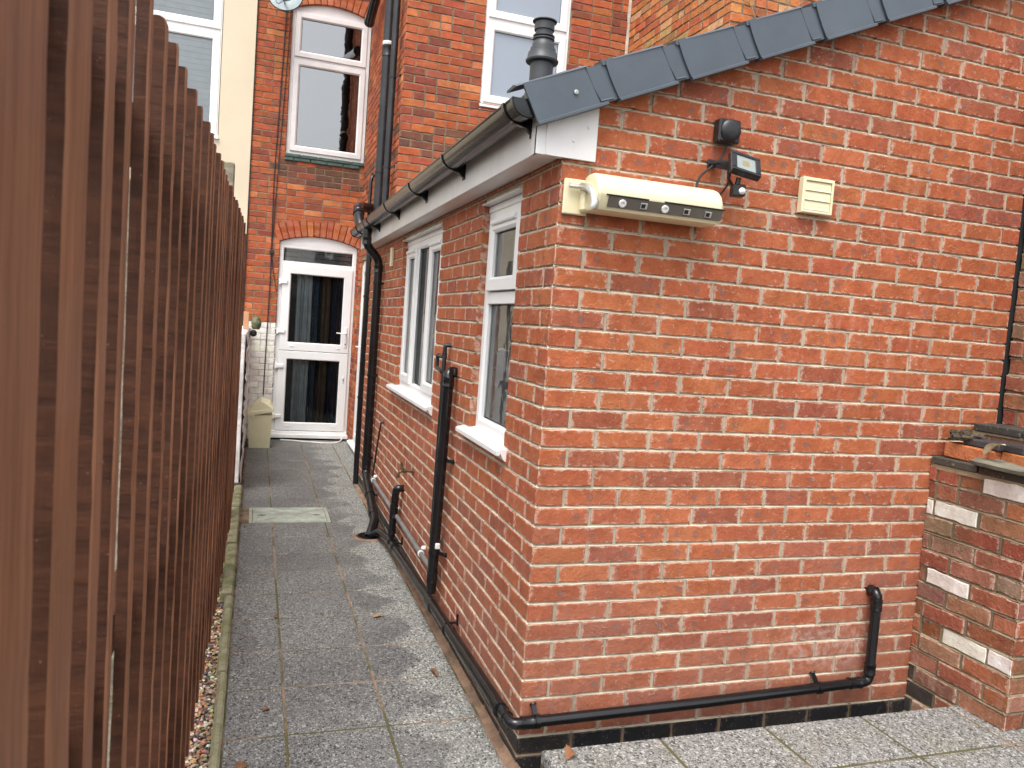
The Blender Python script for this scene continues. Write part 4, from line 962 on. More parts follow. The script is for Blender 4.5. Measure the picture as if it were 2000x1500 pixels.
def voussoirs(u0, u1, zs, rise, n, hgt):
    c = (u0 + u1) / 2; h = (u1 - u0) / 2; Rr = (h * h + rise * rise) / (2 * rise); cz = zs + rise - Rr; A = math.asin(h / Rr); n = int(n)
    ext_ = A * 1.06
    for i in range(n):
        a0 = -ext_ + 2 * ext_ * i / n + .004; a1 = -ext_ + 2 * ext_ * (i + 1) / n - .004
        p = [(c + Rr * math.sin(a0), cz + Rr * math.cos(a0)), (c + Rr * math.sin(a1), cz + Rr * math.cos(a1)), (c + (Rr + hgt) * math.sin(a1), cz + (Rr + hgt) * math.cos(a1)), (c + (Rr + hgt) * math.sin(a0), cz + (Rr + hgt) * math.cos(a0))]
        brick(mb, p, Vector((0, yb, 0)), X, Z, -Y, back=.11, slot=0, col=pal(OLD[:6], .15), jit=.002)
    mb.slot = 1; q = [(c + r_ * math.sin(-ext_ + 2 * ext_ * i / 12), cz + r_ * math.cos(-ext_ + 2 * ext_ * i / 12)) for r_ in (Rr + .002, Rr + hgt + .004) for i in range(13)]
    for i in range(12): mb.poly([Vector((q[j][0], yb + .003, q[j][1])) for j in (i, i + 1, i + 14, i + 13)])
voussoirs(DH[0], DH[1], 2.575, .095, 14, .225); voussoirs(UH[0], UH[1], 5.45, .11, 14, .225)
mb.build('wall', [M_BRO, M_MOO, M_WPB, M_MOW], house, attrs=True)
m = MB(); m.box((-1.19, 7.95, 0), (3, 12, 7.2)); m.poly([(-1.19, 7.715, 0), (-.80, 7.715, 0), (-.80, 7.715, 7), (-1.19, 7.715, 7)]); m.build('inner_core', M_DARK, house)  # solid block added inside to stop light leaking through the wall
# rear wing (outrigger): side wall + front wall
mb = MB()
SDo = (5.75, 7.40, .05, 2.40)
wall(mb, (.2, 0, 0), Y, -X, 5.0, yb + .0, 0, 7.2, ocol, holes=[SDo], ph=.25, jit=.003, prot=.0035, course=.0768, sag=.0015, chamf=(5.0,), halfp=lambda k: k % 2 == 1)
OW = (.985, 1.88, 3.90, 5.75)
wall(mb, (0, 5.0, 0), X, -Y, .2, 2.539, 1.9, 7.2, ocol, holes=[OW], ph=.3, jit=.003, prot=.0035, course=.0768, vbase=0, sag=.002, chamf=(.2,), halfp=lambda k: k % 2 == 0)
mb.build('wall', [M_BRO, M_MOO], house, attrs=True)
m = MB(); m.box((.45, 5.3, 0), (2.6, 7.9, 7.1)); m.build('inner_core', M_DARK, house)
# --- arched door frame + stable door
def arched_head(m, u0, u1, zj, zs, rise, y0, y1, N_=12):
    a = []; b = []
    for i in range(N_ + 1):
        u = u0 + (u1 - u0) * i / N_; z = arcz(u, u0, u1, zs, rise)
        a.append((m.vert((u, y0, zj)), m.vert((u, y0, z)))); b.append((m.vert((u, y1, zj)), m.vert((u, y1, z))))
    for i in range(N_):
        m.face([a[i][0], a[i + 1][0], a[i + 1][1], a[i][1]]); m.face([a[i][1], a[i + 1][1], b[i + 1][1], b[i][1]])
    return
O_ = Vector((0, yb, 0)); Nn = -Y
fd = -.045
dm = MB(); ring(dm, (-.79, .055, .178, 2.545), fr_prof(.052, fd - .06, fd), O_, X, Z, Nn); arched_head(dm, -.79, .178, 2.543, 2.572, .094, yb + .043, yb + .08)
dm.box((-.738, yb + .047, 2.285), (.126, yb + .09, 2.335), .004)
door = dm.build('door', M_UPVC, house, label='white half glazed stable door with arched fanlight')
m = MB(); m.box((-.80, yb - .03, .055), (.19, yb + .06, .105), .005); m.box((-.79, yb + .02, .105), (.178, yb + .06, .14), .004); m.build('threshold', M_UPVC, door)
m = MB(); gasket(m, (-.71, 2.335, .105, 2.505), fd - .008, O_, X, Z, Nn); m.build('gasket', M_DARK, door)
m = MB(); m.poly([(-.712, yb + .06, 2.332), (.108, yb + .06, 2.332), (.108, yb + .06, 2.508), (-.712, yb + .06, 2.508)]); m.build('fanlight', M_GLASS, door)
m = MB()
for i in range(3): m.extr([(0, 0), (.02, .055), (.022, .055), (.002, 0)], (-.72, yb + .10, 2.34 + i * .06), Y, Z, X * .84)
m.build('blind', plain('grey_blind', (.30, .30, .31), .8, .1), door)
for (z0, z1, g0, g1, lab) in ((1.192, 2.283, 1.318, 2.163, 'upper'), (.148, 1.186, .266, 1.07, 'lower')):
    m = MB(); ring(m, (-.742, z0, .140, z1), [(0, fd - .03), (0, fd + .016), (.004, fd + .020), (.098, fd + .020), (.108, fd + .006), (.108, fd - .03)], O_, X, Z, Nn)
    lf = m.build('door_leaf', M_UPVC, door)
    m = MB(); gasket(m, (-.634, z0 + .108, .032, z1 - .108), fd + .004, O_, X, Z, Nn, .006); m.build('gasket', M_DARK, door)
    m = MB(); m.poly([(-.634, yb + .050, z0 + .108), (.032, yb + .050, z0 + .108), (.032, yb + .050, z1 - .108), (-.634, yb + .050, z1 - .108)]); m.build('pane', M_GLASSD, door)
    m = MB()
    for u in (-.61, -.02): m.extr([(0, 0), (.008, .003), (.008, .010), (0, .012)], (u, yb + .025, z0 + .052), -Y, Z, X * .045)
    m.build('drain_cap', M_UPVC, door)
for z in (2.06, 1.43, .98, .33):
    m = MB(); m.box((-.785, yb + .01, z - .035), (-.755, yb + .05, z + .04), .006); m.box((-.765, yb + .004, z - .022), (-.675, yb + .03, z + .028), .008); m.build('hinge', M_UPVC, door)
m = MB(); m.box((.072, yb + .013, 1.265), (.112, yb + .026, 1.535), .010); m.tube([(.092, yb + .02, 1.45), (.092, yb - .03, 1.45), (.07, yb - .035, 1.45), (-.035, yb - .03, 1.455)], [.011, .011, .011, .008], 10, fil=.012); hd = m.build('handle', M_UPVC, door, smooth=True)
m = MB(); m.box((.078, yb + .016, .80), (.104, yb + .026, .885), .008); m.build('lock_plate', M_UPVC, door)
for z in (1.315, .842):
    m = MB(); m.lathe((.092, yb + .0125 if z > 1 else yb + .0155, z), -Y, [(.0085, 0), (.0085, .0006)], 10); m.box((.088, yb + .0118 if z > 1 else yb + .0148, z - .022), (.096, yb + .013 if z > 1 else yb + .016, z)); m.build('keyhole', M_DARK, door)
# dim room behind the stable door with curtains
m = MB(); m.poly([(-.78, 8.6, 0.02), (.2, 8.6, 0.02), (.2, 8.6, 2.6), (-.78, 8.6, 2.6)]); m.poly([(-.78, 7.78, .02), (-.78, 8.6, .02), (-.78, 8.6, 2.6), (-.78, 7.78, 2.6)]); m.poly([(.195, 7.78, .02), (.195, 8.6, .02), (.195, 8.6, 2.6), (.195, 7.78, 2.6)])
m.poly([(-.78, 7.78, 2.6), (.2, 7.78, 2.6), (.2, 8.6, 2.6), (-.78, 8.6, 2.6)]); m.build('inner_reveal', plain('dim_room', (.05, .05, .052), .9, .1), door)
def curtain(x0, x1, y, z0, z1, mat, amp=.022, fr=9):
    m = MB(); n = 40; pr = None
    for i in range(n + 1):
        t = i / n; xx = x0 + (x1 - x0) * t; yy = y + amp * math.sin(t * fr * 2 * math.pi) + .01 * math.sin(t * 23)
        q = [m.vert((xx, yy, z0)), m.vert((xx + .015 * math.sin(t * 9), yy, (z0 + z1) / 2)), m.vert((xx, yy, z1))]
        if pr: m.face([pr[0], q[0], q[1], pr[1]]); m.face([pr[1], q[1], q[2], pr[2]])
        pr = q
    return m.build('curtain', mat, door, smooth=True)
curtain(-.55, -.36, 7.86, .1, 2.55, plain('white_curtain', (.42, .44, .46), .9, .1), .014, 4)
curtain(-.36, -.27, 7.90, .1, 2.55, plain('teal_curtain', (.02, .05, .08), .9, .1), .014, 3)
curtain(-.10, .19, 7.88, .1, 2.55, plain('navy_curtain', (.015, .03, .055), .9, .1), .02, 5)
curtain(-.22, -.12, 7.92, .1, 2.55, plain('brown_curtain', (.13, .085, .06), .9, .1), .01, 2)
m = MB(); m.box((-.6, 8.0, .02), (.15, 8.4, .62), .02); m.build('sofa', plain('dim_cloth', (.12, .12, .11), .9, .1), door)
# side door in the wing
sdn = upvc(house, 'door', (.2, 0, 0), Y, -X, (5.755, .055, 7.395, 2.395), [(5.83, .12, 6.56, 2.33, 1), (6.62, .12, 7.33, 2.33, 1)], fw=.06, fd=-.03, sash_w=.085, bars=[(6.555, .1, 6.62, 2.34)], glass=M_GLASS, label='tall white glazed door in the side of the wing', sill=(5.72, 7.42, .09, .05))
m = MB(); m.box((.197 - .03, 6.66, 1.14), (.197 + .0, 6.70, 1.40), .006); m.tube([(.18, 6.68, 1.33), (.13, 6.68, 1.33), (.125, 6.82, 1.33)], .009, 8, fil=.012); m.build('handle', M_UPVC, sdn, smooth=True)
curt2 = MB(); curt2.poly([(.40, 5.7, .1), (.40, 7.45, .1), (.40, 7.45, 2.38), (.40, 5.7, 2.38)]); curt2.build('curtain', plain('grey_curtain', (.25, .25, .24), .9, .2), sdn)
# upper rear window with arched head
wm = MB(); ring(wm, (-.78, 3.675, .195, 5.41), fr_prof(.050, fd - .06, fd), O_, X, Z, Nn); arched_head(wm, -.78, .195, 5.408, 5.45, .11, yb + .043, yb + .08)
wm.box((-.735, yb + .047, 4.845), (.15, yb + .09, 4.885), .004)
uw = wm.build('window', M_UPVCD, house, label='arched white window above the stable door')
for (a, b, c, d) in ((-.735, 4.885, .150, 5.42), (-.735, 3.72, .150, 4.845)):
    m = MB(); ring(m, (a, b, c, d), fr_prof(.072, fd - .03, fd + .018, .008), O_, X, Z, Nn); m.build('sash', M_UPVCD, uw)
    m = MB(); gasket(m, (a + .072, b + .072, c - .072, d - .072), fd - .004, O_, X, Z, Nn, .006); m.build('gasket', M_DARK, uw)
    m = MB(); m.poly([(x, yb + .052, z) for x, z in ((a + .07, b + .07), (c - .07, b + .07), (c - .07, d - .07), (a + .07, d - .07))]); m.build('pane', M_GLASSU, uw)
m = MB(); n = 5
for i in range(n):
    for j in range(2):
        off_ = .09 * j; a = -.79 + (i * .205) - off_; b = min(a + .2, .212); a = max(a, -.79)
        if b - a > .02: m.box((a, yb - .028 + j * .006, 3.585 + (1 - j) * .045), (b - .004, yb + .05, 3.626 + (1 - j) * .045), .006)
m.build('sill', M_GREEN, house)
# wing front window (frosted)
O5 = Vector((0, 5.0, 0))
ow = upvc(house, 'window', O5, X, -Y, (.985, 3.90, 1.88, 5.74), [(1.03, 4.77, 1.835, 5.69, 1), (1.03, 3.945, 1.835, 4.69, 1)], fw=.045, fd=-.02, sash_w=.06, bars=[(1.02, 4.69, 1.84, 4.765)], glass=M_GLASSF, label='frosted white window behind the boiler flue', sill=(.975, 1.89, 3.90, .02))
m = MB(); m.poly([(1.0, 5.2, 3.9), (1.88, 5.2, 3.9), (1.88, 5.2, 5.7), (1.0, 5.2, 5.7)]); m.build('blind', M_ROOM, ow)
# pale mortar line where the wing meets next door
m = MB(); pr = None
for i in range(90):
    z = 2.2 + i * .055; a = .022 + .012 * mn.noise(Vector((0, 1, z * 6)))
    q = [m.vert((2.535 - a, 4.996, z)), m.vert((2.525, 4.985, z)), m.vert((2.535, 4.996 - a, z))]
    if pr: m.face([pr[0], q[0], q[1], pr[1]]); m.face([pr[1], q[1], q[2], pr[2]])
    pr = q
m.build('mortar_joint', plain('pale_mortar', (.5, .42, .33), .95, .2, bump=.005), house, smooth=True)
# roofs, for the light and for other viewpoints
m = MB(); m.poly([(-1.19, 7.45, 7.1), (3.2, 7.45, 7.1), (3.2, 11, 9.4), (-1.19, 11, 9.4)]); m.poly([(.08, 4.9, 7.05), (.08, 7.6, 7.05), (2.539, 7.6, 8.2), (2.539, 4.9, 8.2)]); m.build('roof', M_TILE, house)

# ================================================================== CREAM RENDERED HOUSE (left)
ch = tag(empty('rendered_house', (-3, 7.7, 0)), 'cream rendered house beyond the slatted fence with white blinds in its window', 'house')
m = MB(); yc = 7.685; CW = (-2.95, -1.58, 3.72, 5.9)
def rq(a, b, c, d): m.poly([(a, yc, b), (c, yc, b), (c, yc, d), (a, yc, d)])
rq(-9, 0, CW[0], 8); rq(CW[1], 0, -1.2, 8); rq(CW[0], 0, CW[1], CW[2]); rq(CW[0], CW[3], CW[1], 8)
for x in (CW[0], CW[1]): m.poly([(x, yc, CW[2]), (x, yc, CW[3]), (x, yc + .15, CW[3]), (x, yc + .15, CW[2])])
m.poly([(CW[0], yc, CW[2]), (CW[1], yc, CW[2]), (CW[1], yc + .15, CW[2]), (CW[0], yc + .15, CW[2])]); m.poly([(CW[0], yc, CW[3]), (CW[1], yc, CW[3]), (CW[1], yc + .15, CW[3]), (CW[0], yc + .15, CW[3])])
m.poly([(-1.2, yc, 0), (-1.2, yc + .1, 0), (-1.2, yc + .1, 8), (-1.2, yc, 8)]); m.build('wall', M_REND, ch)
m = MB(); m.box((-1.2, yc - .004, 0), (-1.188, yc + .02, 8)); m.build('render_bead', M_DARK, ch)
Oc = Vector((0, yc, 0))
cw = upvc(ch, 'window', Oc, X, -Y, (-2.94, 3.745, -1.59, 5.88), [(-2.90, 5.05, -1.62, 5.83, 1), (-2.90, 3.80, -1.62, 4.98, 1)], fw=.035, fd=-.05, sash_w=.075, bars=[(-2.9, 4.975, -1.62, 5.04)], label='white window with blinds in the cream wall', sill=(-2.95, -1.575, 3.745, .03))
m = MB()
for i in range(29): m.extr([(0, 0), (.010, .060), (.006, .069), (-.002, .003)], (-2.88, yc + .080, 3.85 + i * .0675), Y, Z, X * 1.24)
m.build('blind', plain('white_blind', (.84, .87, .9), .7, .04), cw)
m = MB(); m.box((-9, 8.0, 0), (-1.21, 11, 8)); m.build('inner_core', M_ROOM, ch)

# ================================================================== NEXT DOOR WING (right, behind the roof)
nb = tag(empty('brick_house', (2.54, 3.06, 0)), 'mottled yellow orange brick wing next door rising behind the verge tiles', 'house')
mb = MB(); ncol = lambda k, u, v, s: pal(NBR, .16)
wall(mb, (2.539, 0, 0), Y, -X, 3.06, 5.0, 2.3, 7.0, ncol, ph=.5, jit=.003, prot=.005, course=.0775, sag=.0015, chamf=(3.06,), halfp=lambda k: k % 2 == 0)
wall(mb, (0, 3.06, 0), X, -Y, 2.539, 4.6, 2.3, 7.0, ncol, ph=.5, jit=.003, prot=.005, course=.0775, sag=.0015, chamf=(2.539,), halfp=lambda k: k % 2 == 1)
mb.build('wall', [M_BRN, M_MOO], nb, attrs=True)
m = MB(); m.box((2.7, 3.2, 0), (4.6, 5.0, 6.9)); m.build('inner_core', M_DARK, nb)
# bare creeper stems
m = MB(); random.seed(21)
def stem(p, d, L, r):
    pts = [p]; n = int(L / .05)
    for i in range(n):
        d = (d + Vector((ru(-.35, .35), 0, ru(-.3, .35)))).normalized(); p = p + d * .05; pts.append(Vector((p.x, 3.045 - ru(0, .008), p.z)))
        if rnd() < .28 and r > .002: stem(Vector(pts[-1]), (d + Vector((ru(-1, 1), 0, ru(-.6, 1)))).normalized(), L * .5, r * .65)
    m.tube(pts, [r * (1 - .6 * i / len(pts)) for i in range(len(pts))], 5)
for x, z in ((3.02, 4.02), (3.10, 4.05), (3.2, 4.08), (3.3, 4.1), (3.42, 4.12), (2.95, 4.2), (3.55, 4.15)): stem(Vector((x, 3.045, z)), Vector((ru(-.4, .4), 0, 1)), ru(.3, .7), .0055)
tag(m.build('creeper', plain('dead_creeper', (.30, .19, .12), .9, .3)), 'bare creeper stems clinging to the mottled brick wing', 'plant')

# ================================================================== GARDEN WALL, right
random.seed(5)
gw = tag(empty('garden_wall', (2.0, -.25, 0)), 'old stepped garden wall with white painted bricks butting the gable', 'wall')
mb = MB(); WP = [(-.071, 1.021, .06), (-.127, .761, .13), (-.26, .494, .14), (-.428, .498, .06), (-.42, 1.201, .08)]
def gcol(k, u, v, s):
    if s == 2: return pal(WHT, .05)
    if s == 3: return pal([(.06, .055, .045), (.05, .05, .05)])
    return pal(GRD, .2)
gs = lambda k, u, v: 2 if any(abs(u - a) < .085 and abs(v - b) < .04 for a, b, c in WP) else (3 if v < .3 and u > -.1 else 0)
wall(mb, (1.88, 0, .015), Y, -X, -.49, 0, 0, 1.228, gcol, slotf=gs, halfp=lambda k: k % 2 == 0, ph=.25, jit=.0045, prot=.006, course=.0768, sag=.003, chamf=(-.49,), mortd=-.012, back=.02)
wall(mb, (0, -.49, .015), X, -Y, 1.88, 2.6, 0, 1.228, gcol, slotf=lambda k, u, v: 0, halfp=lambda k: k % 2 == 1, ph=.25, jit=.0045, prot=.006, course=.0768, sag=.003, chamf=(1.88,), mortd=-.012, back=.02)
wall(mb, (2.1, 0, .0), Y, -X, -1.2, -.002, 1.17, 1.40, gcol, halfp=lambda k: k % 2 == 0, ph=.25, jit=.0045, prot=.006, course=.077, vbase=1.17, sag=.003, mortd=-.012)
wall(mb, (2.262, 0, .0), Y, -X, -1.2, -.004, 1.35, 3.1, gcol, halfp=lambda k: k % 2 == 0, ph=.35, jit=.0045, prot=.008, course=.079, vbase=1.35, sag=.004, mortd=-.014)
mb.build('wall', [M_BRG, M_MOG, M_WPB, M_ENG], gw, attrs=True)
m = MB(); m.box((1.90, -.475, .01), (2.6, -.01, 1.15)); m.box((2.12, -1.2, .3), (2.6, -.01, 1.39)); m.box((2.28, -1.2, 1.0), (2.8, -.01, 3.1)); m.build('core', M_CONC, gw)
mb = MB()
random.seed(9)
for y0, y1 in ((-.235, -.006), (-.47, -.245)): mb.slot = 0; mb.c = pal([(.07, .065, .05)]); mb.box((1.872, y0, 1.2475), (2.11, y1, 1.281), .004)
for y0, y1 in ((-.24, -.01), (-.47, -.25), (-.71, -.48), (-.94, -.72)): mb.c = pal([(.055, .05, .045)]); mb.box((2.092, y0, 1.402), (2.33, y1, 1.437), .004)
mb.build('coping', M_ENGL, gw, attrs=True)
mb = MB()
for y0, y1 in ((-.50, .0),): 
    m_ = 14
    for i in range(m_): pass
# mortar bedding under the coping
mb.box((1.8785, -.485, 1.225), (2.11, -.004, 1.248)); mb.box((2.098, -1.0, 1.392), (2.3, -.004, 1.4025)); mb.build('bedding', M_MOG, gw, attrs=True)
def lbrick(name, c, size, rz_, tilt, mat, col, label, cat='brick', group=None):
    mb = MB(); a, b, h = (s / 2 for s in size); mb.c = col
    mb.box((-a, -b, -h), (a, b, h), .005, Matrix.Translation(c) @ Matrix.Rotation(R(rz_), 4, 'Z') @ Matrix.Rotation(R(tilt), 4, 'X')); return tag(mb.build(name, mat, attrs=True), label, cat, group)
lbrick('loose_brick', (1.955, -.150, 1.316), (.100, .225, .066), 2, 1.5, M_BRG, (.50, .17, .07), 'loose orange brick lying against the gable at the near end of the wall top', group='loose bricks on the wall')
lbrick('loose_brick', (1.99, -.375, 1.316), (.100, .205, .066), -14, 0, M_BRG, (.52, .19, .07), 'loose orange brick lying further right on the wall top behind the dry leaf', group='loose bricks on the wall')
lbrick('loose_brick', (1.975, -.195, 1.366), (.10, .165, .032), 3, 1, M_ENG, (.06, .06, .063), 'thin dark brick lying on the orange brick beside the bark', group='loose bricks on the wall')
lbrick('loose_brick', (2.0, -.335, 1.366), (.10, .11, .032), -10, 1, M_ENG, (.05, .05, .053), 'thin dark brick lying right of the bark and the other dark one', group='loose bricks on the wall')
def slabby(name, c, rx, ry, h, rzr, mat, label, cat, seed, n=14, tilt=(0, 0)):
    m = MB(); M_ = Matrix.Translation(c) @ Matrix.Rotation(R(rzr), 4, 'Z') @ Matrix.Rotation(R(tilt[0]), 4, 'X') @ Matrix.Rotation(R(tilt[1]), 4, 'Y'); tp_ = []; bt = []
    for k in range(n):
        t = 2 * math.pi * k / n; e = 1 + .22 * mn.noise(Vector((math.cos(t) * 1.5, math.sin(t) * 1.5, seed)))
        x = math.copysign(abs(math.cos(t)) ** .6, math.cos(t)) * rx * e; y = math.copysign(abs(math.sin(t)) ** .6, math.sin(t)) * ry * e
        tp_.append(m.vert(M_ @ Vector((x, y, h / 2 + .15 * h * mn.noise(Vector((x * 30, y * 30, seed))))))); bt.append(m.vert(M_ @ Vector((x * .93, y * .93, -h / 2))))
    m.face(tp_); m.face(bt[::-1])
    for k in range(n): m.face([tp_[k], tp_[(k + 1) % n], bt[(k + 1) % n], bt[k]])
    return tag(m.build(name, mat), label, cat)
slabby('slate', (1.915, -.37, 1.300), .115, .155, .016, 3, M_SLATE, 'broken grey slate overhanging the front of the wall top', 'slate', 3, 18, (1.5, -2))
slabby('slate', (1.94, -.40, 1.289), .10, .15, .010, -6, M_SLATE, 'second broken slate lying under the overhanging one', 'slate', 8, 18)
m = MB(); random.seed(31)
for i in range(26):
    c = Vector((1.935 + ru(-.03, .03), -.085 + ru(-.06, .03), 1.378 + ru(-.01, .03))); m.box((-ru(.012, .03), -ru(.01, .028), -ru(.003, .008)), (ru(.01, .03), ru(.01, .02), ru(.003, .008)), .002, Matrix.Translation(c) @ Matrix.Rotation(ru(0, 3), 4, 'Z') @ Matrix.Rotation(ru(-.6, .6), 4, 'X'))
tag(m.build('bark_clump', M_BARK), 'clump of dark crumbly bark and moss on the loose bricks', 'debris')
def leaf(c, L, wd, rz_, curl, mat, label, cat='leaf', group=None, pitch=0, fold=.3, teeth=0):
    m = MB(); M_ = Matrix.Translation(c) @ Matrix.Rotation(R(rz_), 4, 'Z') @ Matrix.Rotation(R(pitch), 4, 'Y'); n = 9; pr = None
    for i in range(n + 1):
        t = i / n; w_ = wd * math.sin(math.pi * min(1, t * 1.0)) ** .7 * (1 + (.35 * (i % 2) if teeth else 0)) + .0008; x = (t - .5) * L; z = curl * L * math.sin(math.pi * t) + .002
        q = [m.vert(M_ @ Vector((x, -w_, z + w_ * fold + ru(0, .1) * w_))), m.vert(M_ @ Vector((x, 0, z))), m.vert(M_ @ Vector((x, w_, z + w_ * fold * 1.5)))]
        if pr: m.face([pr[0], q[0], q[1], pr[1]]); m.face([pr[1], q[1], q[2], pr[2]])
        pr = q
    o = m.build('dead_leaf', mat, smooth=True); return tag(o, label, cat, group)
leaf((1.885, -.30, 1.352), .13, .022, 80, .15, M_PALELEAF, 'long pale dried leaf draped over the loose orange bricks', pitch=30)
G = 'fallen leaves on the paving'
leaf((-.30, 1.56, .034), .06, .012, 20, .1, plain('tan_leaf', (.34, .2, .09), .8), 'tan fallen leaf on the slab beside the long waste pipe', group=G)
leaf((-.14, .83, .034), .085, .012, 100, .12, M_LEAF, 'brown curled leaf on the dry slab near the house corner', group=G)
leaf((-1.0, .185, .034), .07, .018, 70, .08, M_LEAF, 'reddish brown jagged leaf at the bottom edge of the path by the kerb', group=G, teeth=1)
leaf((-.91, .60, .034), .035, .011, 30, .1, M_LEAF, 'small brown leaf in the middle of the left slab column', group=G)
leaf((.075, -.33, .254), .06, .018, 40, .15, plain('rust_leaf', (.25, .11, .05), .8), 'crumpled rusty leaf on the corner of the raised terrace', group=G, fold=.7, teeth=1)
leaf((-.85, 1.62, .034), .03, .010, 10, .1, M_LEAF, 'tiny dark leaf on the slab joint halfway up the path', group=G)
leaf((-1.02, 4.9, .036), .03, .012, 60, .1, M_LEAF, 'tiny leaf beyond the manhole cover by the kerb', group=G)
m = MB()
for i in range(70):
    x, y = ru(-1.06, -.1), ru(-.3, 5); s = ru(.002, .006); m.box((x, y, .031), (x + s * ru(.7, 2), y + s, .031 + s * .6))
for i in range(60):
    x, y = -1.06 + abs(random.gauss(0, .02)), ru(-.3, 3.5); s = ru(.003, .008); m.box((x, y, .031), (x + s * ru(.7, 1.6), y + s, .031 + s * .7), s * .2)
tag(m.build('litter', M_LEAF), 'scattered crumbs and grit on the slabs beside the kerb', 'litter', kind='stuff')
m = MB(); m.box((2.2435, .004, 0), (2.9, .2, 3.6)); m.build('core', M_DARK, gw)  # dark filler added to close the gap where sky showed beside the gable
m = MB(); m.box((2.235, -.02, 2.52), (2.30, -.05, 2.60), .004); m.box((2.24, -.02, 2.50), (2.262, -.09, 2.53), .003); tag(m.build('wall_bracket', M_BLK2), 'black metal bracket at the right edge of the gable', 'bracket')

# ================================================================== LOW WHITE WALL (left, far)
ww = tag(empty('painted_wall', (-1.2, 6.2, 0)), 'low white painted rough wall beside the far end of the path', 'wall')
m = MB(); random.seed(3)
ny, nz = 70, 34; g = []
for i in range(ny + 1):
    for j in range(nz + 1):
        y = 4.72 + (7.70 - 4.72) * i / ny; z = .10 + 1.38 * j / nz; p = Vector((0, y * 5, z * 9))
        cz = .006 * math.cos(z * 2 * math.pi / .079); g.append(m.vert((-1.10 + .020 * mn.noise(p) + .010 * mn.noise(p * 3) + cz, y, z + (.02 * mn.noise(Vector((y * 4, 9, 0))) if j == nz else 0))))
for i in range(ny):
    for j in range(nz): a = i * (nz + 1) + j; m.face([g[a], g[a + nz + 1], g[a + nz + 2], g[a + 1]])
m.build('render', M_WPAINT, ww, smooth=True)
m = MB(); m.box((-1.32, 4.722, .10), (-1.115, 7.70, 1.47), .006); m.build('core', M_WPAINT, ww)
m = MB(); m.box((-1.30, 4.74, 0), (-1.10, 7.70, .10)); m.build('plinth', M_CONC, ww)
tn = tag(empty('garden_lantern', (-1.05, 6.3, 1.49)), 'small mossy metal lantern on top of the white wall', 'lantern')
m = MB(); m.lathe((-1.03, 6.4, 1.47), Z, [(.035, 0), (.05, .03), (.055, .08), (.04, .12), (.02, .14), (.008, .15)], 10); m.tube([(-1.06, 6.4, 1.6), (-1.06, 6.4, 1.66), (-1.02, 6.4, 1.7)], .005, 6, fil=.02); m.build('body', plain('mossy_metal', (.13, .14, .07), .6, .4, 30, metal=.3), tn, smooth=True)
m = MB(); m.lathe((-1.015, 6.365, 1.535), (.3, -1, 0), [(.014, 0), (.001, .006)], 12); m.build('lens', M_LED, tn, smooth=True)
m = MB(); m.box((-1.16, 6.0, 1.47), (-1.105, 6.05, 1.66), .004); tag(m.build('wood_block', plain('orange_wood', (.5, .26, .14), .8)), 'upright piece of bare orange wood beside the lantern on the white wall', 'wood')
m = MB(); m.box((-1.09, 6.05, 1.40), (-1.02, 6.15, 1.47), .02); tag(m.build('dark_cloth', M_DARK), 'dark lump hanging over the white wall under the lantern', 'debris')

# bin
bn = tag(empty('plastic_bin', (-.925, 7.3, .03)), 'cream plastic swing bin standing left of the stable door', 'bin')
bx0, bx1, by0, by1 = -1.065, -.795, 7.0, 7.32
m = MB(); r0 = [(-1.05, 7.02), (-.81, 7.02), (-.81, 7.30), (-1.05, 7.30)]; r1 = [(bx0, by0), (bx1, by0), (bx1, by1), (bx0, by1)]
a_ = [m.vert((x, y, .03)) for x, y in r0]; b_ = [m.vert((x, y, .43)) for x, y in r1]
for k in range(4): m.face([a_[k], a_[(k + 1) % 4], b_[(k + 1) % 4], b_[k]])
m.face(a_[::-1]); m.face(b_); m.build('body', M_CREAMP, bn)
m = MB(); e = .014
# lid: sloped hood, lower at the left front
P = [(bx0 - e, by0 - e, .42), (bx1 + e, by0 - e, .475), (bx1 + e, by1 + e, .50), (bx0 - e, by1 + e, .445)]
T = [(bx0 + .01, by0 + .02, .475), (bx0 + .13, by0 + .01, .60), (bx1 - .03, by0 + .03, .565), (bx1 - .03, by1 - .02, .585), (bx0 + .13, by1 - .01, .62), (bx0 + .01, by1 - .02, .49)]
lo = [m.vert(p) for p in P]; up_ = [m.vert((p[0], p[1], p[2] + .035)) for p in P]; tv = [m.vert(p) for p in T]
for k in range(4): m.face([lo[k], lo[(k + 1) % 4], up_[(k + 1) % 4], up_[k]])
m.face([up_[0], up_[1], tv[2], tv[1], tv[0]]); m.face([up_[1], up_[2], tv[3], tv[2]]); m.face([up_[2], up_[3], tv[5], tv[4], tv[3]]); m.face([up_[3], up_[0], tv[0], tv[5]]); m.face([tv[0], tv[1], tv[4], tv[5]]); m.face([tv[1], tv[2], tv[3], tv[4]]); m.face(lo[::-1])
for x in (-1.03, -.80): m.box((x, by0 - e - .006, .40), (x + .03, by0 - e + .004, .45), .002)
m.build('lid', M_CREAMP, bn)
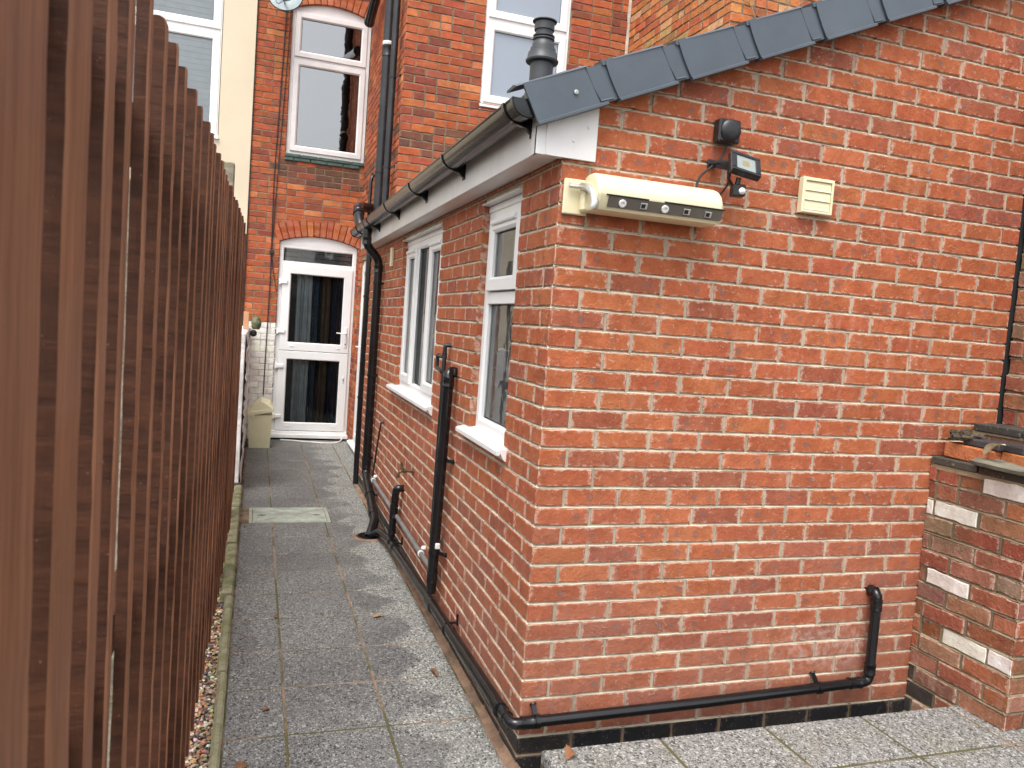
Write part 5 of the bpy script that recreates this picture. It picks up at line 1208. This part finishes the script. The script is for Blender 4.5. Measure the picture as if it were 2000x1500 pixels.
# cables on the back wall
def wcable(pts, r, label, mat=M_CABLE, grp=None): return cable([(x, yb - .012, z) for x, z in pts], r, label, mat, grp, .05)
wcable([(-.845, 5.6), (-.862, 5.15), (-.885, 4.2), (-.905, 3.35), (-.895, 2.42), (-.89, 2.1), (-.9, 1.2), (-.905, .60)], .0065, 'long black cable hanging down the house wall to the bin', grp='cables on the back wall')
wcable([(-.80, 5.5), (-.815, 4.9), (-.845, 4.0), (-.87, 3.2), (-.89, 2.48)], .0055, 'thinner black cable hanging beside the long one under the satellite dish', grp='cables on the back wall')
wcable([(-.885, 2.40), (-.865, 2.2), (-.82, 2.0), (-.81, 1.93)], .005, 'short cable tail curving from the cable clip to the door frame', grp='cables on the back wall')
m = MB(); m.box((-.915, yb - .03, 2.40), (-.865, yb - .002, 2.45), .006); tag(m.build('cable_clip', M_CABLE), 'black cable junction where the hanging cables meet left of the door arch', 'clip')
cable([(-.67, 7.58, .045), (-.55, 7.60, .037), (-.3, 7.50, .036), (-.08, 7.44, .036), (.04, 7.5, .037), (.10, 7.62, .045), (.12, 7.66, .09)], .010, 'white cable lying along the foot of the stable door', M_WCABLE, fil=.08)
# satellite dish
ds = tag(empty('satellite_dish', (-.75, 7.5, 5.6)), 'grey satellite dish at the top left of the arched window', 'satellite dish')
m = MB(); m.lathe((-.875, 7.30, 5.40), (-.15, -.9, .2), [(.001, .0), (.08, .010), (.15, .032), (.195, .055)], 36); m.build('reflector', plain('dish_grey', (.26, .33, .34), .3, .2), ds, smooth=True)
m = MB(); m.lathe((-.875, 7.30, 5.40), (-.15, -.9, .2), [(.195, .054), (.199, .060), (.207, .056), (.203, .045), (.15, .022), (.05, -.004), (.02, -.01)], 36); m.build('rim', M_BLK2, ds, smooth=True)
m = MB(); m.tube([(-.90, 7.22, 5.33), (-.84, 6.98, 5.27)], .012, 8); m.tube([(-.93, 7.2, 5.42), (-1.0, 7.18, 5.30), (-.96, 7.12, 5.24), (-.90, 7.1, 5.30)], .004, 6, fil=.05); m.tube([(-.87, 7.69, 5.42), (-.87, 7.4, 5.42), (-.87, 7.32, 5.40)], .02, 8); m.build('arm', M_BLK2, ds)

# ================================================================== FENCE
random.seed(12)
fe = tag(empty('slatted_fence', (-1.2, 0, 0)), 'tall brown painted vertical batten fence running along the left of the path', 'fence')
def fx_(y): return -1.185 + .014 * y - (.026 * min(1, max(0, y - 3.45) / .5))
Y0 = [-2.62, -2.36, -2.035, -1.797, -1.597, -1.446, -1.276, -1.096, -.925, -.745, -.55, -.35, -.15, .01, .2, .40]
y = .58
while y < 4.6: Y0.append(y); y += ru(.165, .19)
WD = {0: .11, 1: .15, 2: .172, 3: .100, 4: .052, 5: .036, 6: .034, 7: .030}
def pale(y0, wd, th, z0, z1, round_=False):
    m = MB(); nz = 46; x1 = fx_(y0) + ru(-.003, .003); tw = ru(-.02, .02); sd_ = rnd() * 99; lean = ru(-.003, .003); pr = None
    rough = ru(.0006, .0018)
    zl_ = [z0 + (z1 - z0) * j / nz for j in range(nz)] + [z1 - .016, z1 - .010, z1 - .005, z1 - .002, z1]
    for z in zl_:
        b = .003
        q = []
        tp = 0
        zt = max(0, z - (z1 - .014)); we = wd - (.012 if wd < .15 else 0) * max(0, min(1, (1.1 - z) / .3))
        sh = (1 - math.sqrt(max(0, 1 - min(1, zt / .014) ** 2))) * (.010 if round_ else .0012)
        for k, (dx, dy) in enumerate(((-th + sh, 0), (-sh - b, 0), (-sh, b), (-sh, we - b), (-sh - b, we), (-th + sh, we))):
            nx = rough * mn.noise(Vector((sd_ + k * 7, z * 14, 0))) + rough * .6 * mn.noise(Vector((sd_ + k * 7, z * 60, 5))); ny = rough * mn.noise(Vector((sd_ + k * 5, 3, z * 16)))
            q.append(m.vert((x1 + dx + nx + lean * z, y0 + dy + ny + tw * dx + .0015 * math.sin(z * 1.3 + sd_), z)))
        if pr:
            for k in range(6):
                m.slot = 1 if k in (1, 2, 3) else 0; m.face([pr[k], pr[(k + 1) % 6], q[(k + 1) % 6], q[k]])
        else: m.face(q[::-1])
        pr = q
    m.slot = 0; m.face(pr); return m.build('pale', [M_FENCE, M_FPL], fe, smooth=True)
for i, y0 in enumerate(Y0):
    ztop = 2.236 + .021 * (min(y0, 3.4) + 1.05) + ru(-.006, .006)
    pale(y0, WD.get(i, ru(.022, .028)), .031 if i > 6 else (.0215 if i > 3 else .026), ru(.02, .12) if y0 > 0 else .03, ztop, i == 7)
for z in (.42, 1.10, 1.97):
    m = MB(); m.box((fx_(-2.6) - .062, -2.75, z), (fx_(3.4) - .075, 4.65, z + .07), .003)
    m.v = [(fx_(y_) - .026 - (.038 if x_ < (fx_(-2.6) - .062 + fx_(3.4) - .075) / 2 else 0), y_, z_) for x_, y_, z_ in m.v]; m.build('rail', M_FENCE, fe)
for y0, zt_, xo in ((2.12, 2.53, 0.0), (3.56, 2.34, .028), (-.62, 2.0, -.05), (-2.9, 2.2, -.05)):
    m = MB(); x0 = fx_(y0) - .125 + xo; m.box((x0 + (0 if xo >= 0 else -.03), y0, 0), (x0 + .095, y0 + .09, zt_), .006); m.build('post', M_POST, fe)
# beyond the fence: neighbour's low white wall and boundary
m = MB(); m.box((-1.75, -.2, .42), (-1.62, 3.6, .80), .01); m.box((-1.74, -.18, 0), (-1.63, 3.58, .42)); 
tag(m.build('garden_wall', M_WPAINT), 'low white wall glimpsed through the gaps of the slatted fence', 'wall')
mb = MB(); 
for i in range(60):
    mb.box((-4.4, -4 + i * .19, 0), (-4.38, -4 + i * .19 + .17, 1.8), .003)
far_f = tag(empty('board_fence', (-4.4, 0, 0)), 'plain board fence on the far side of the yard behind the slatted fence', 'fence'); mb.build('panel', M_FENCE, far_f)
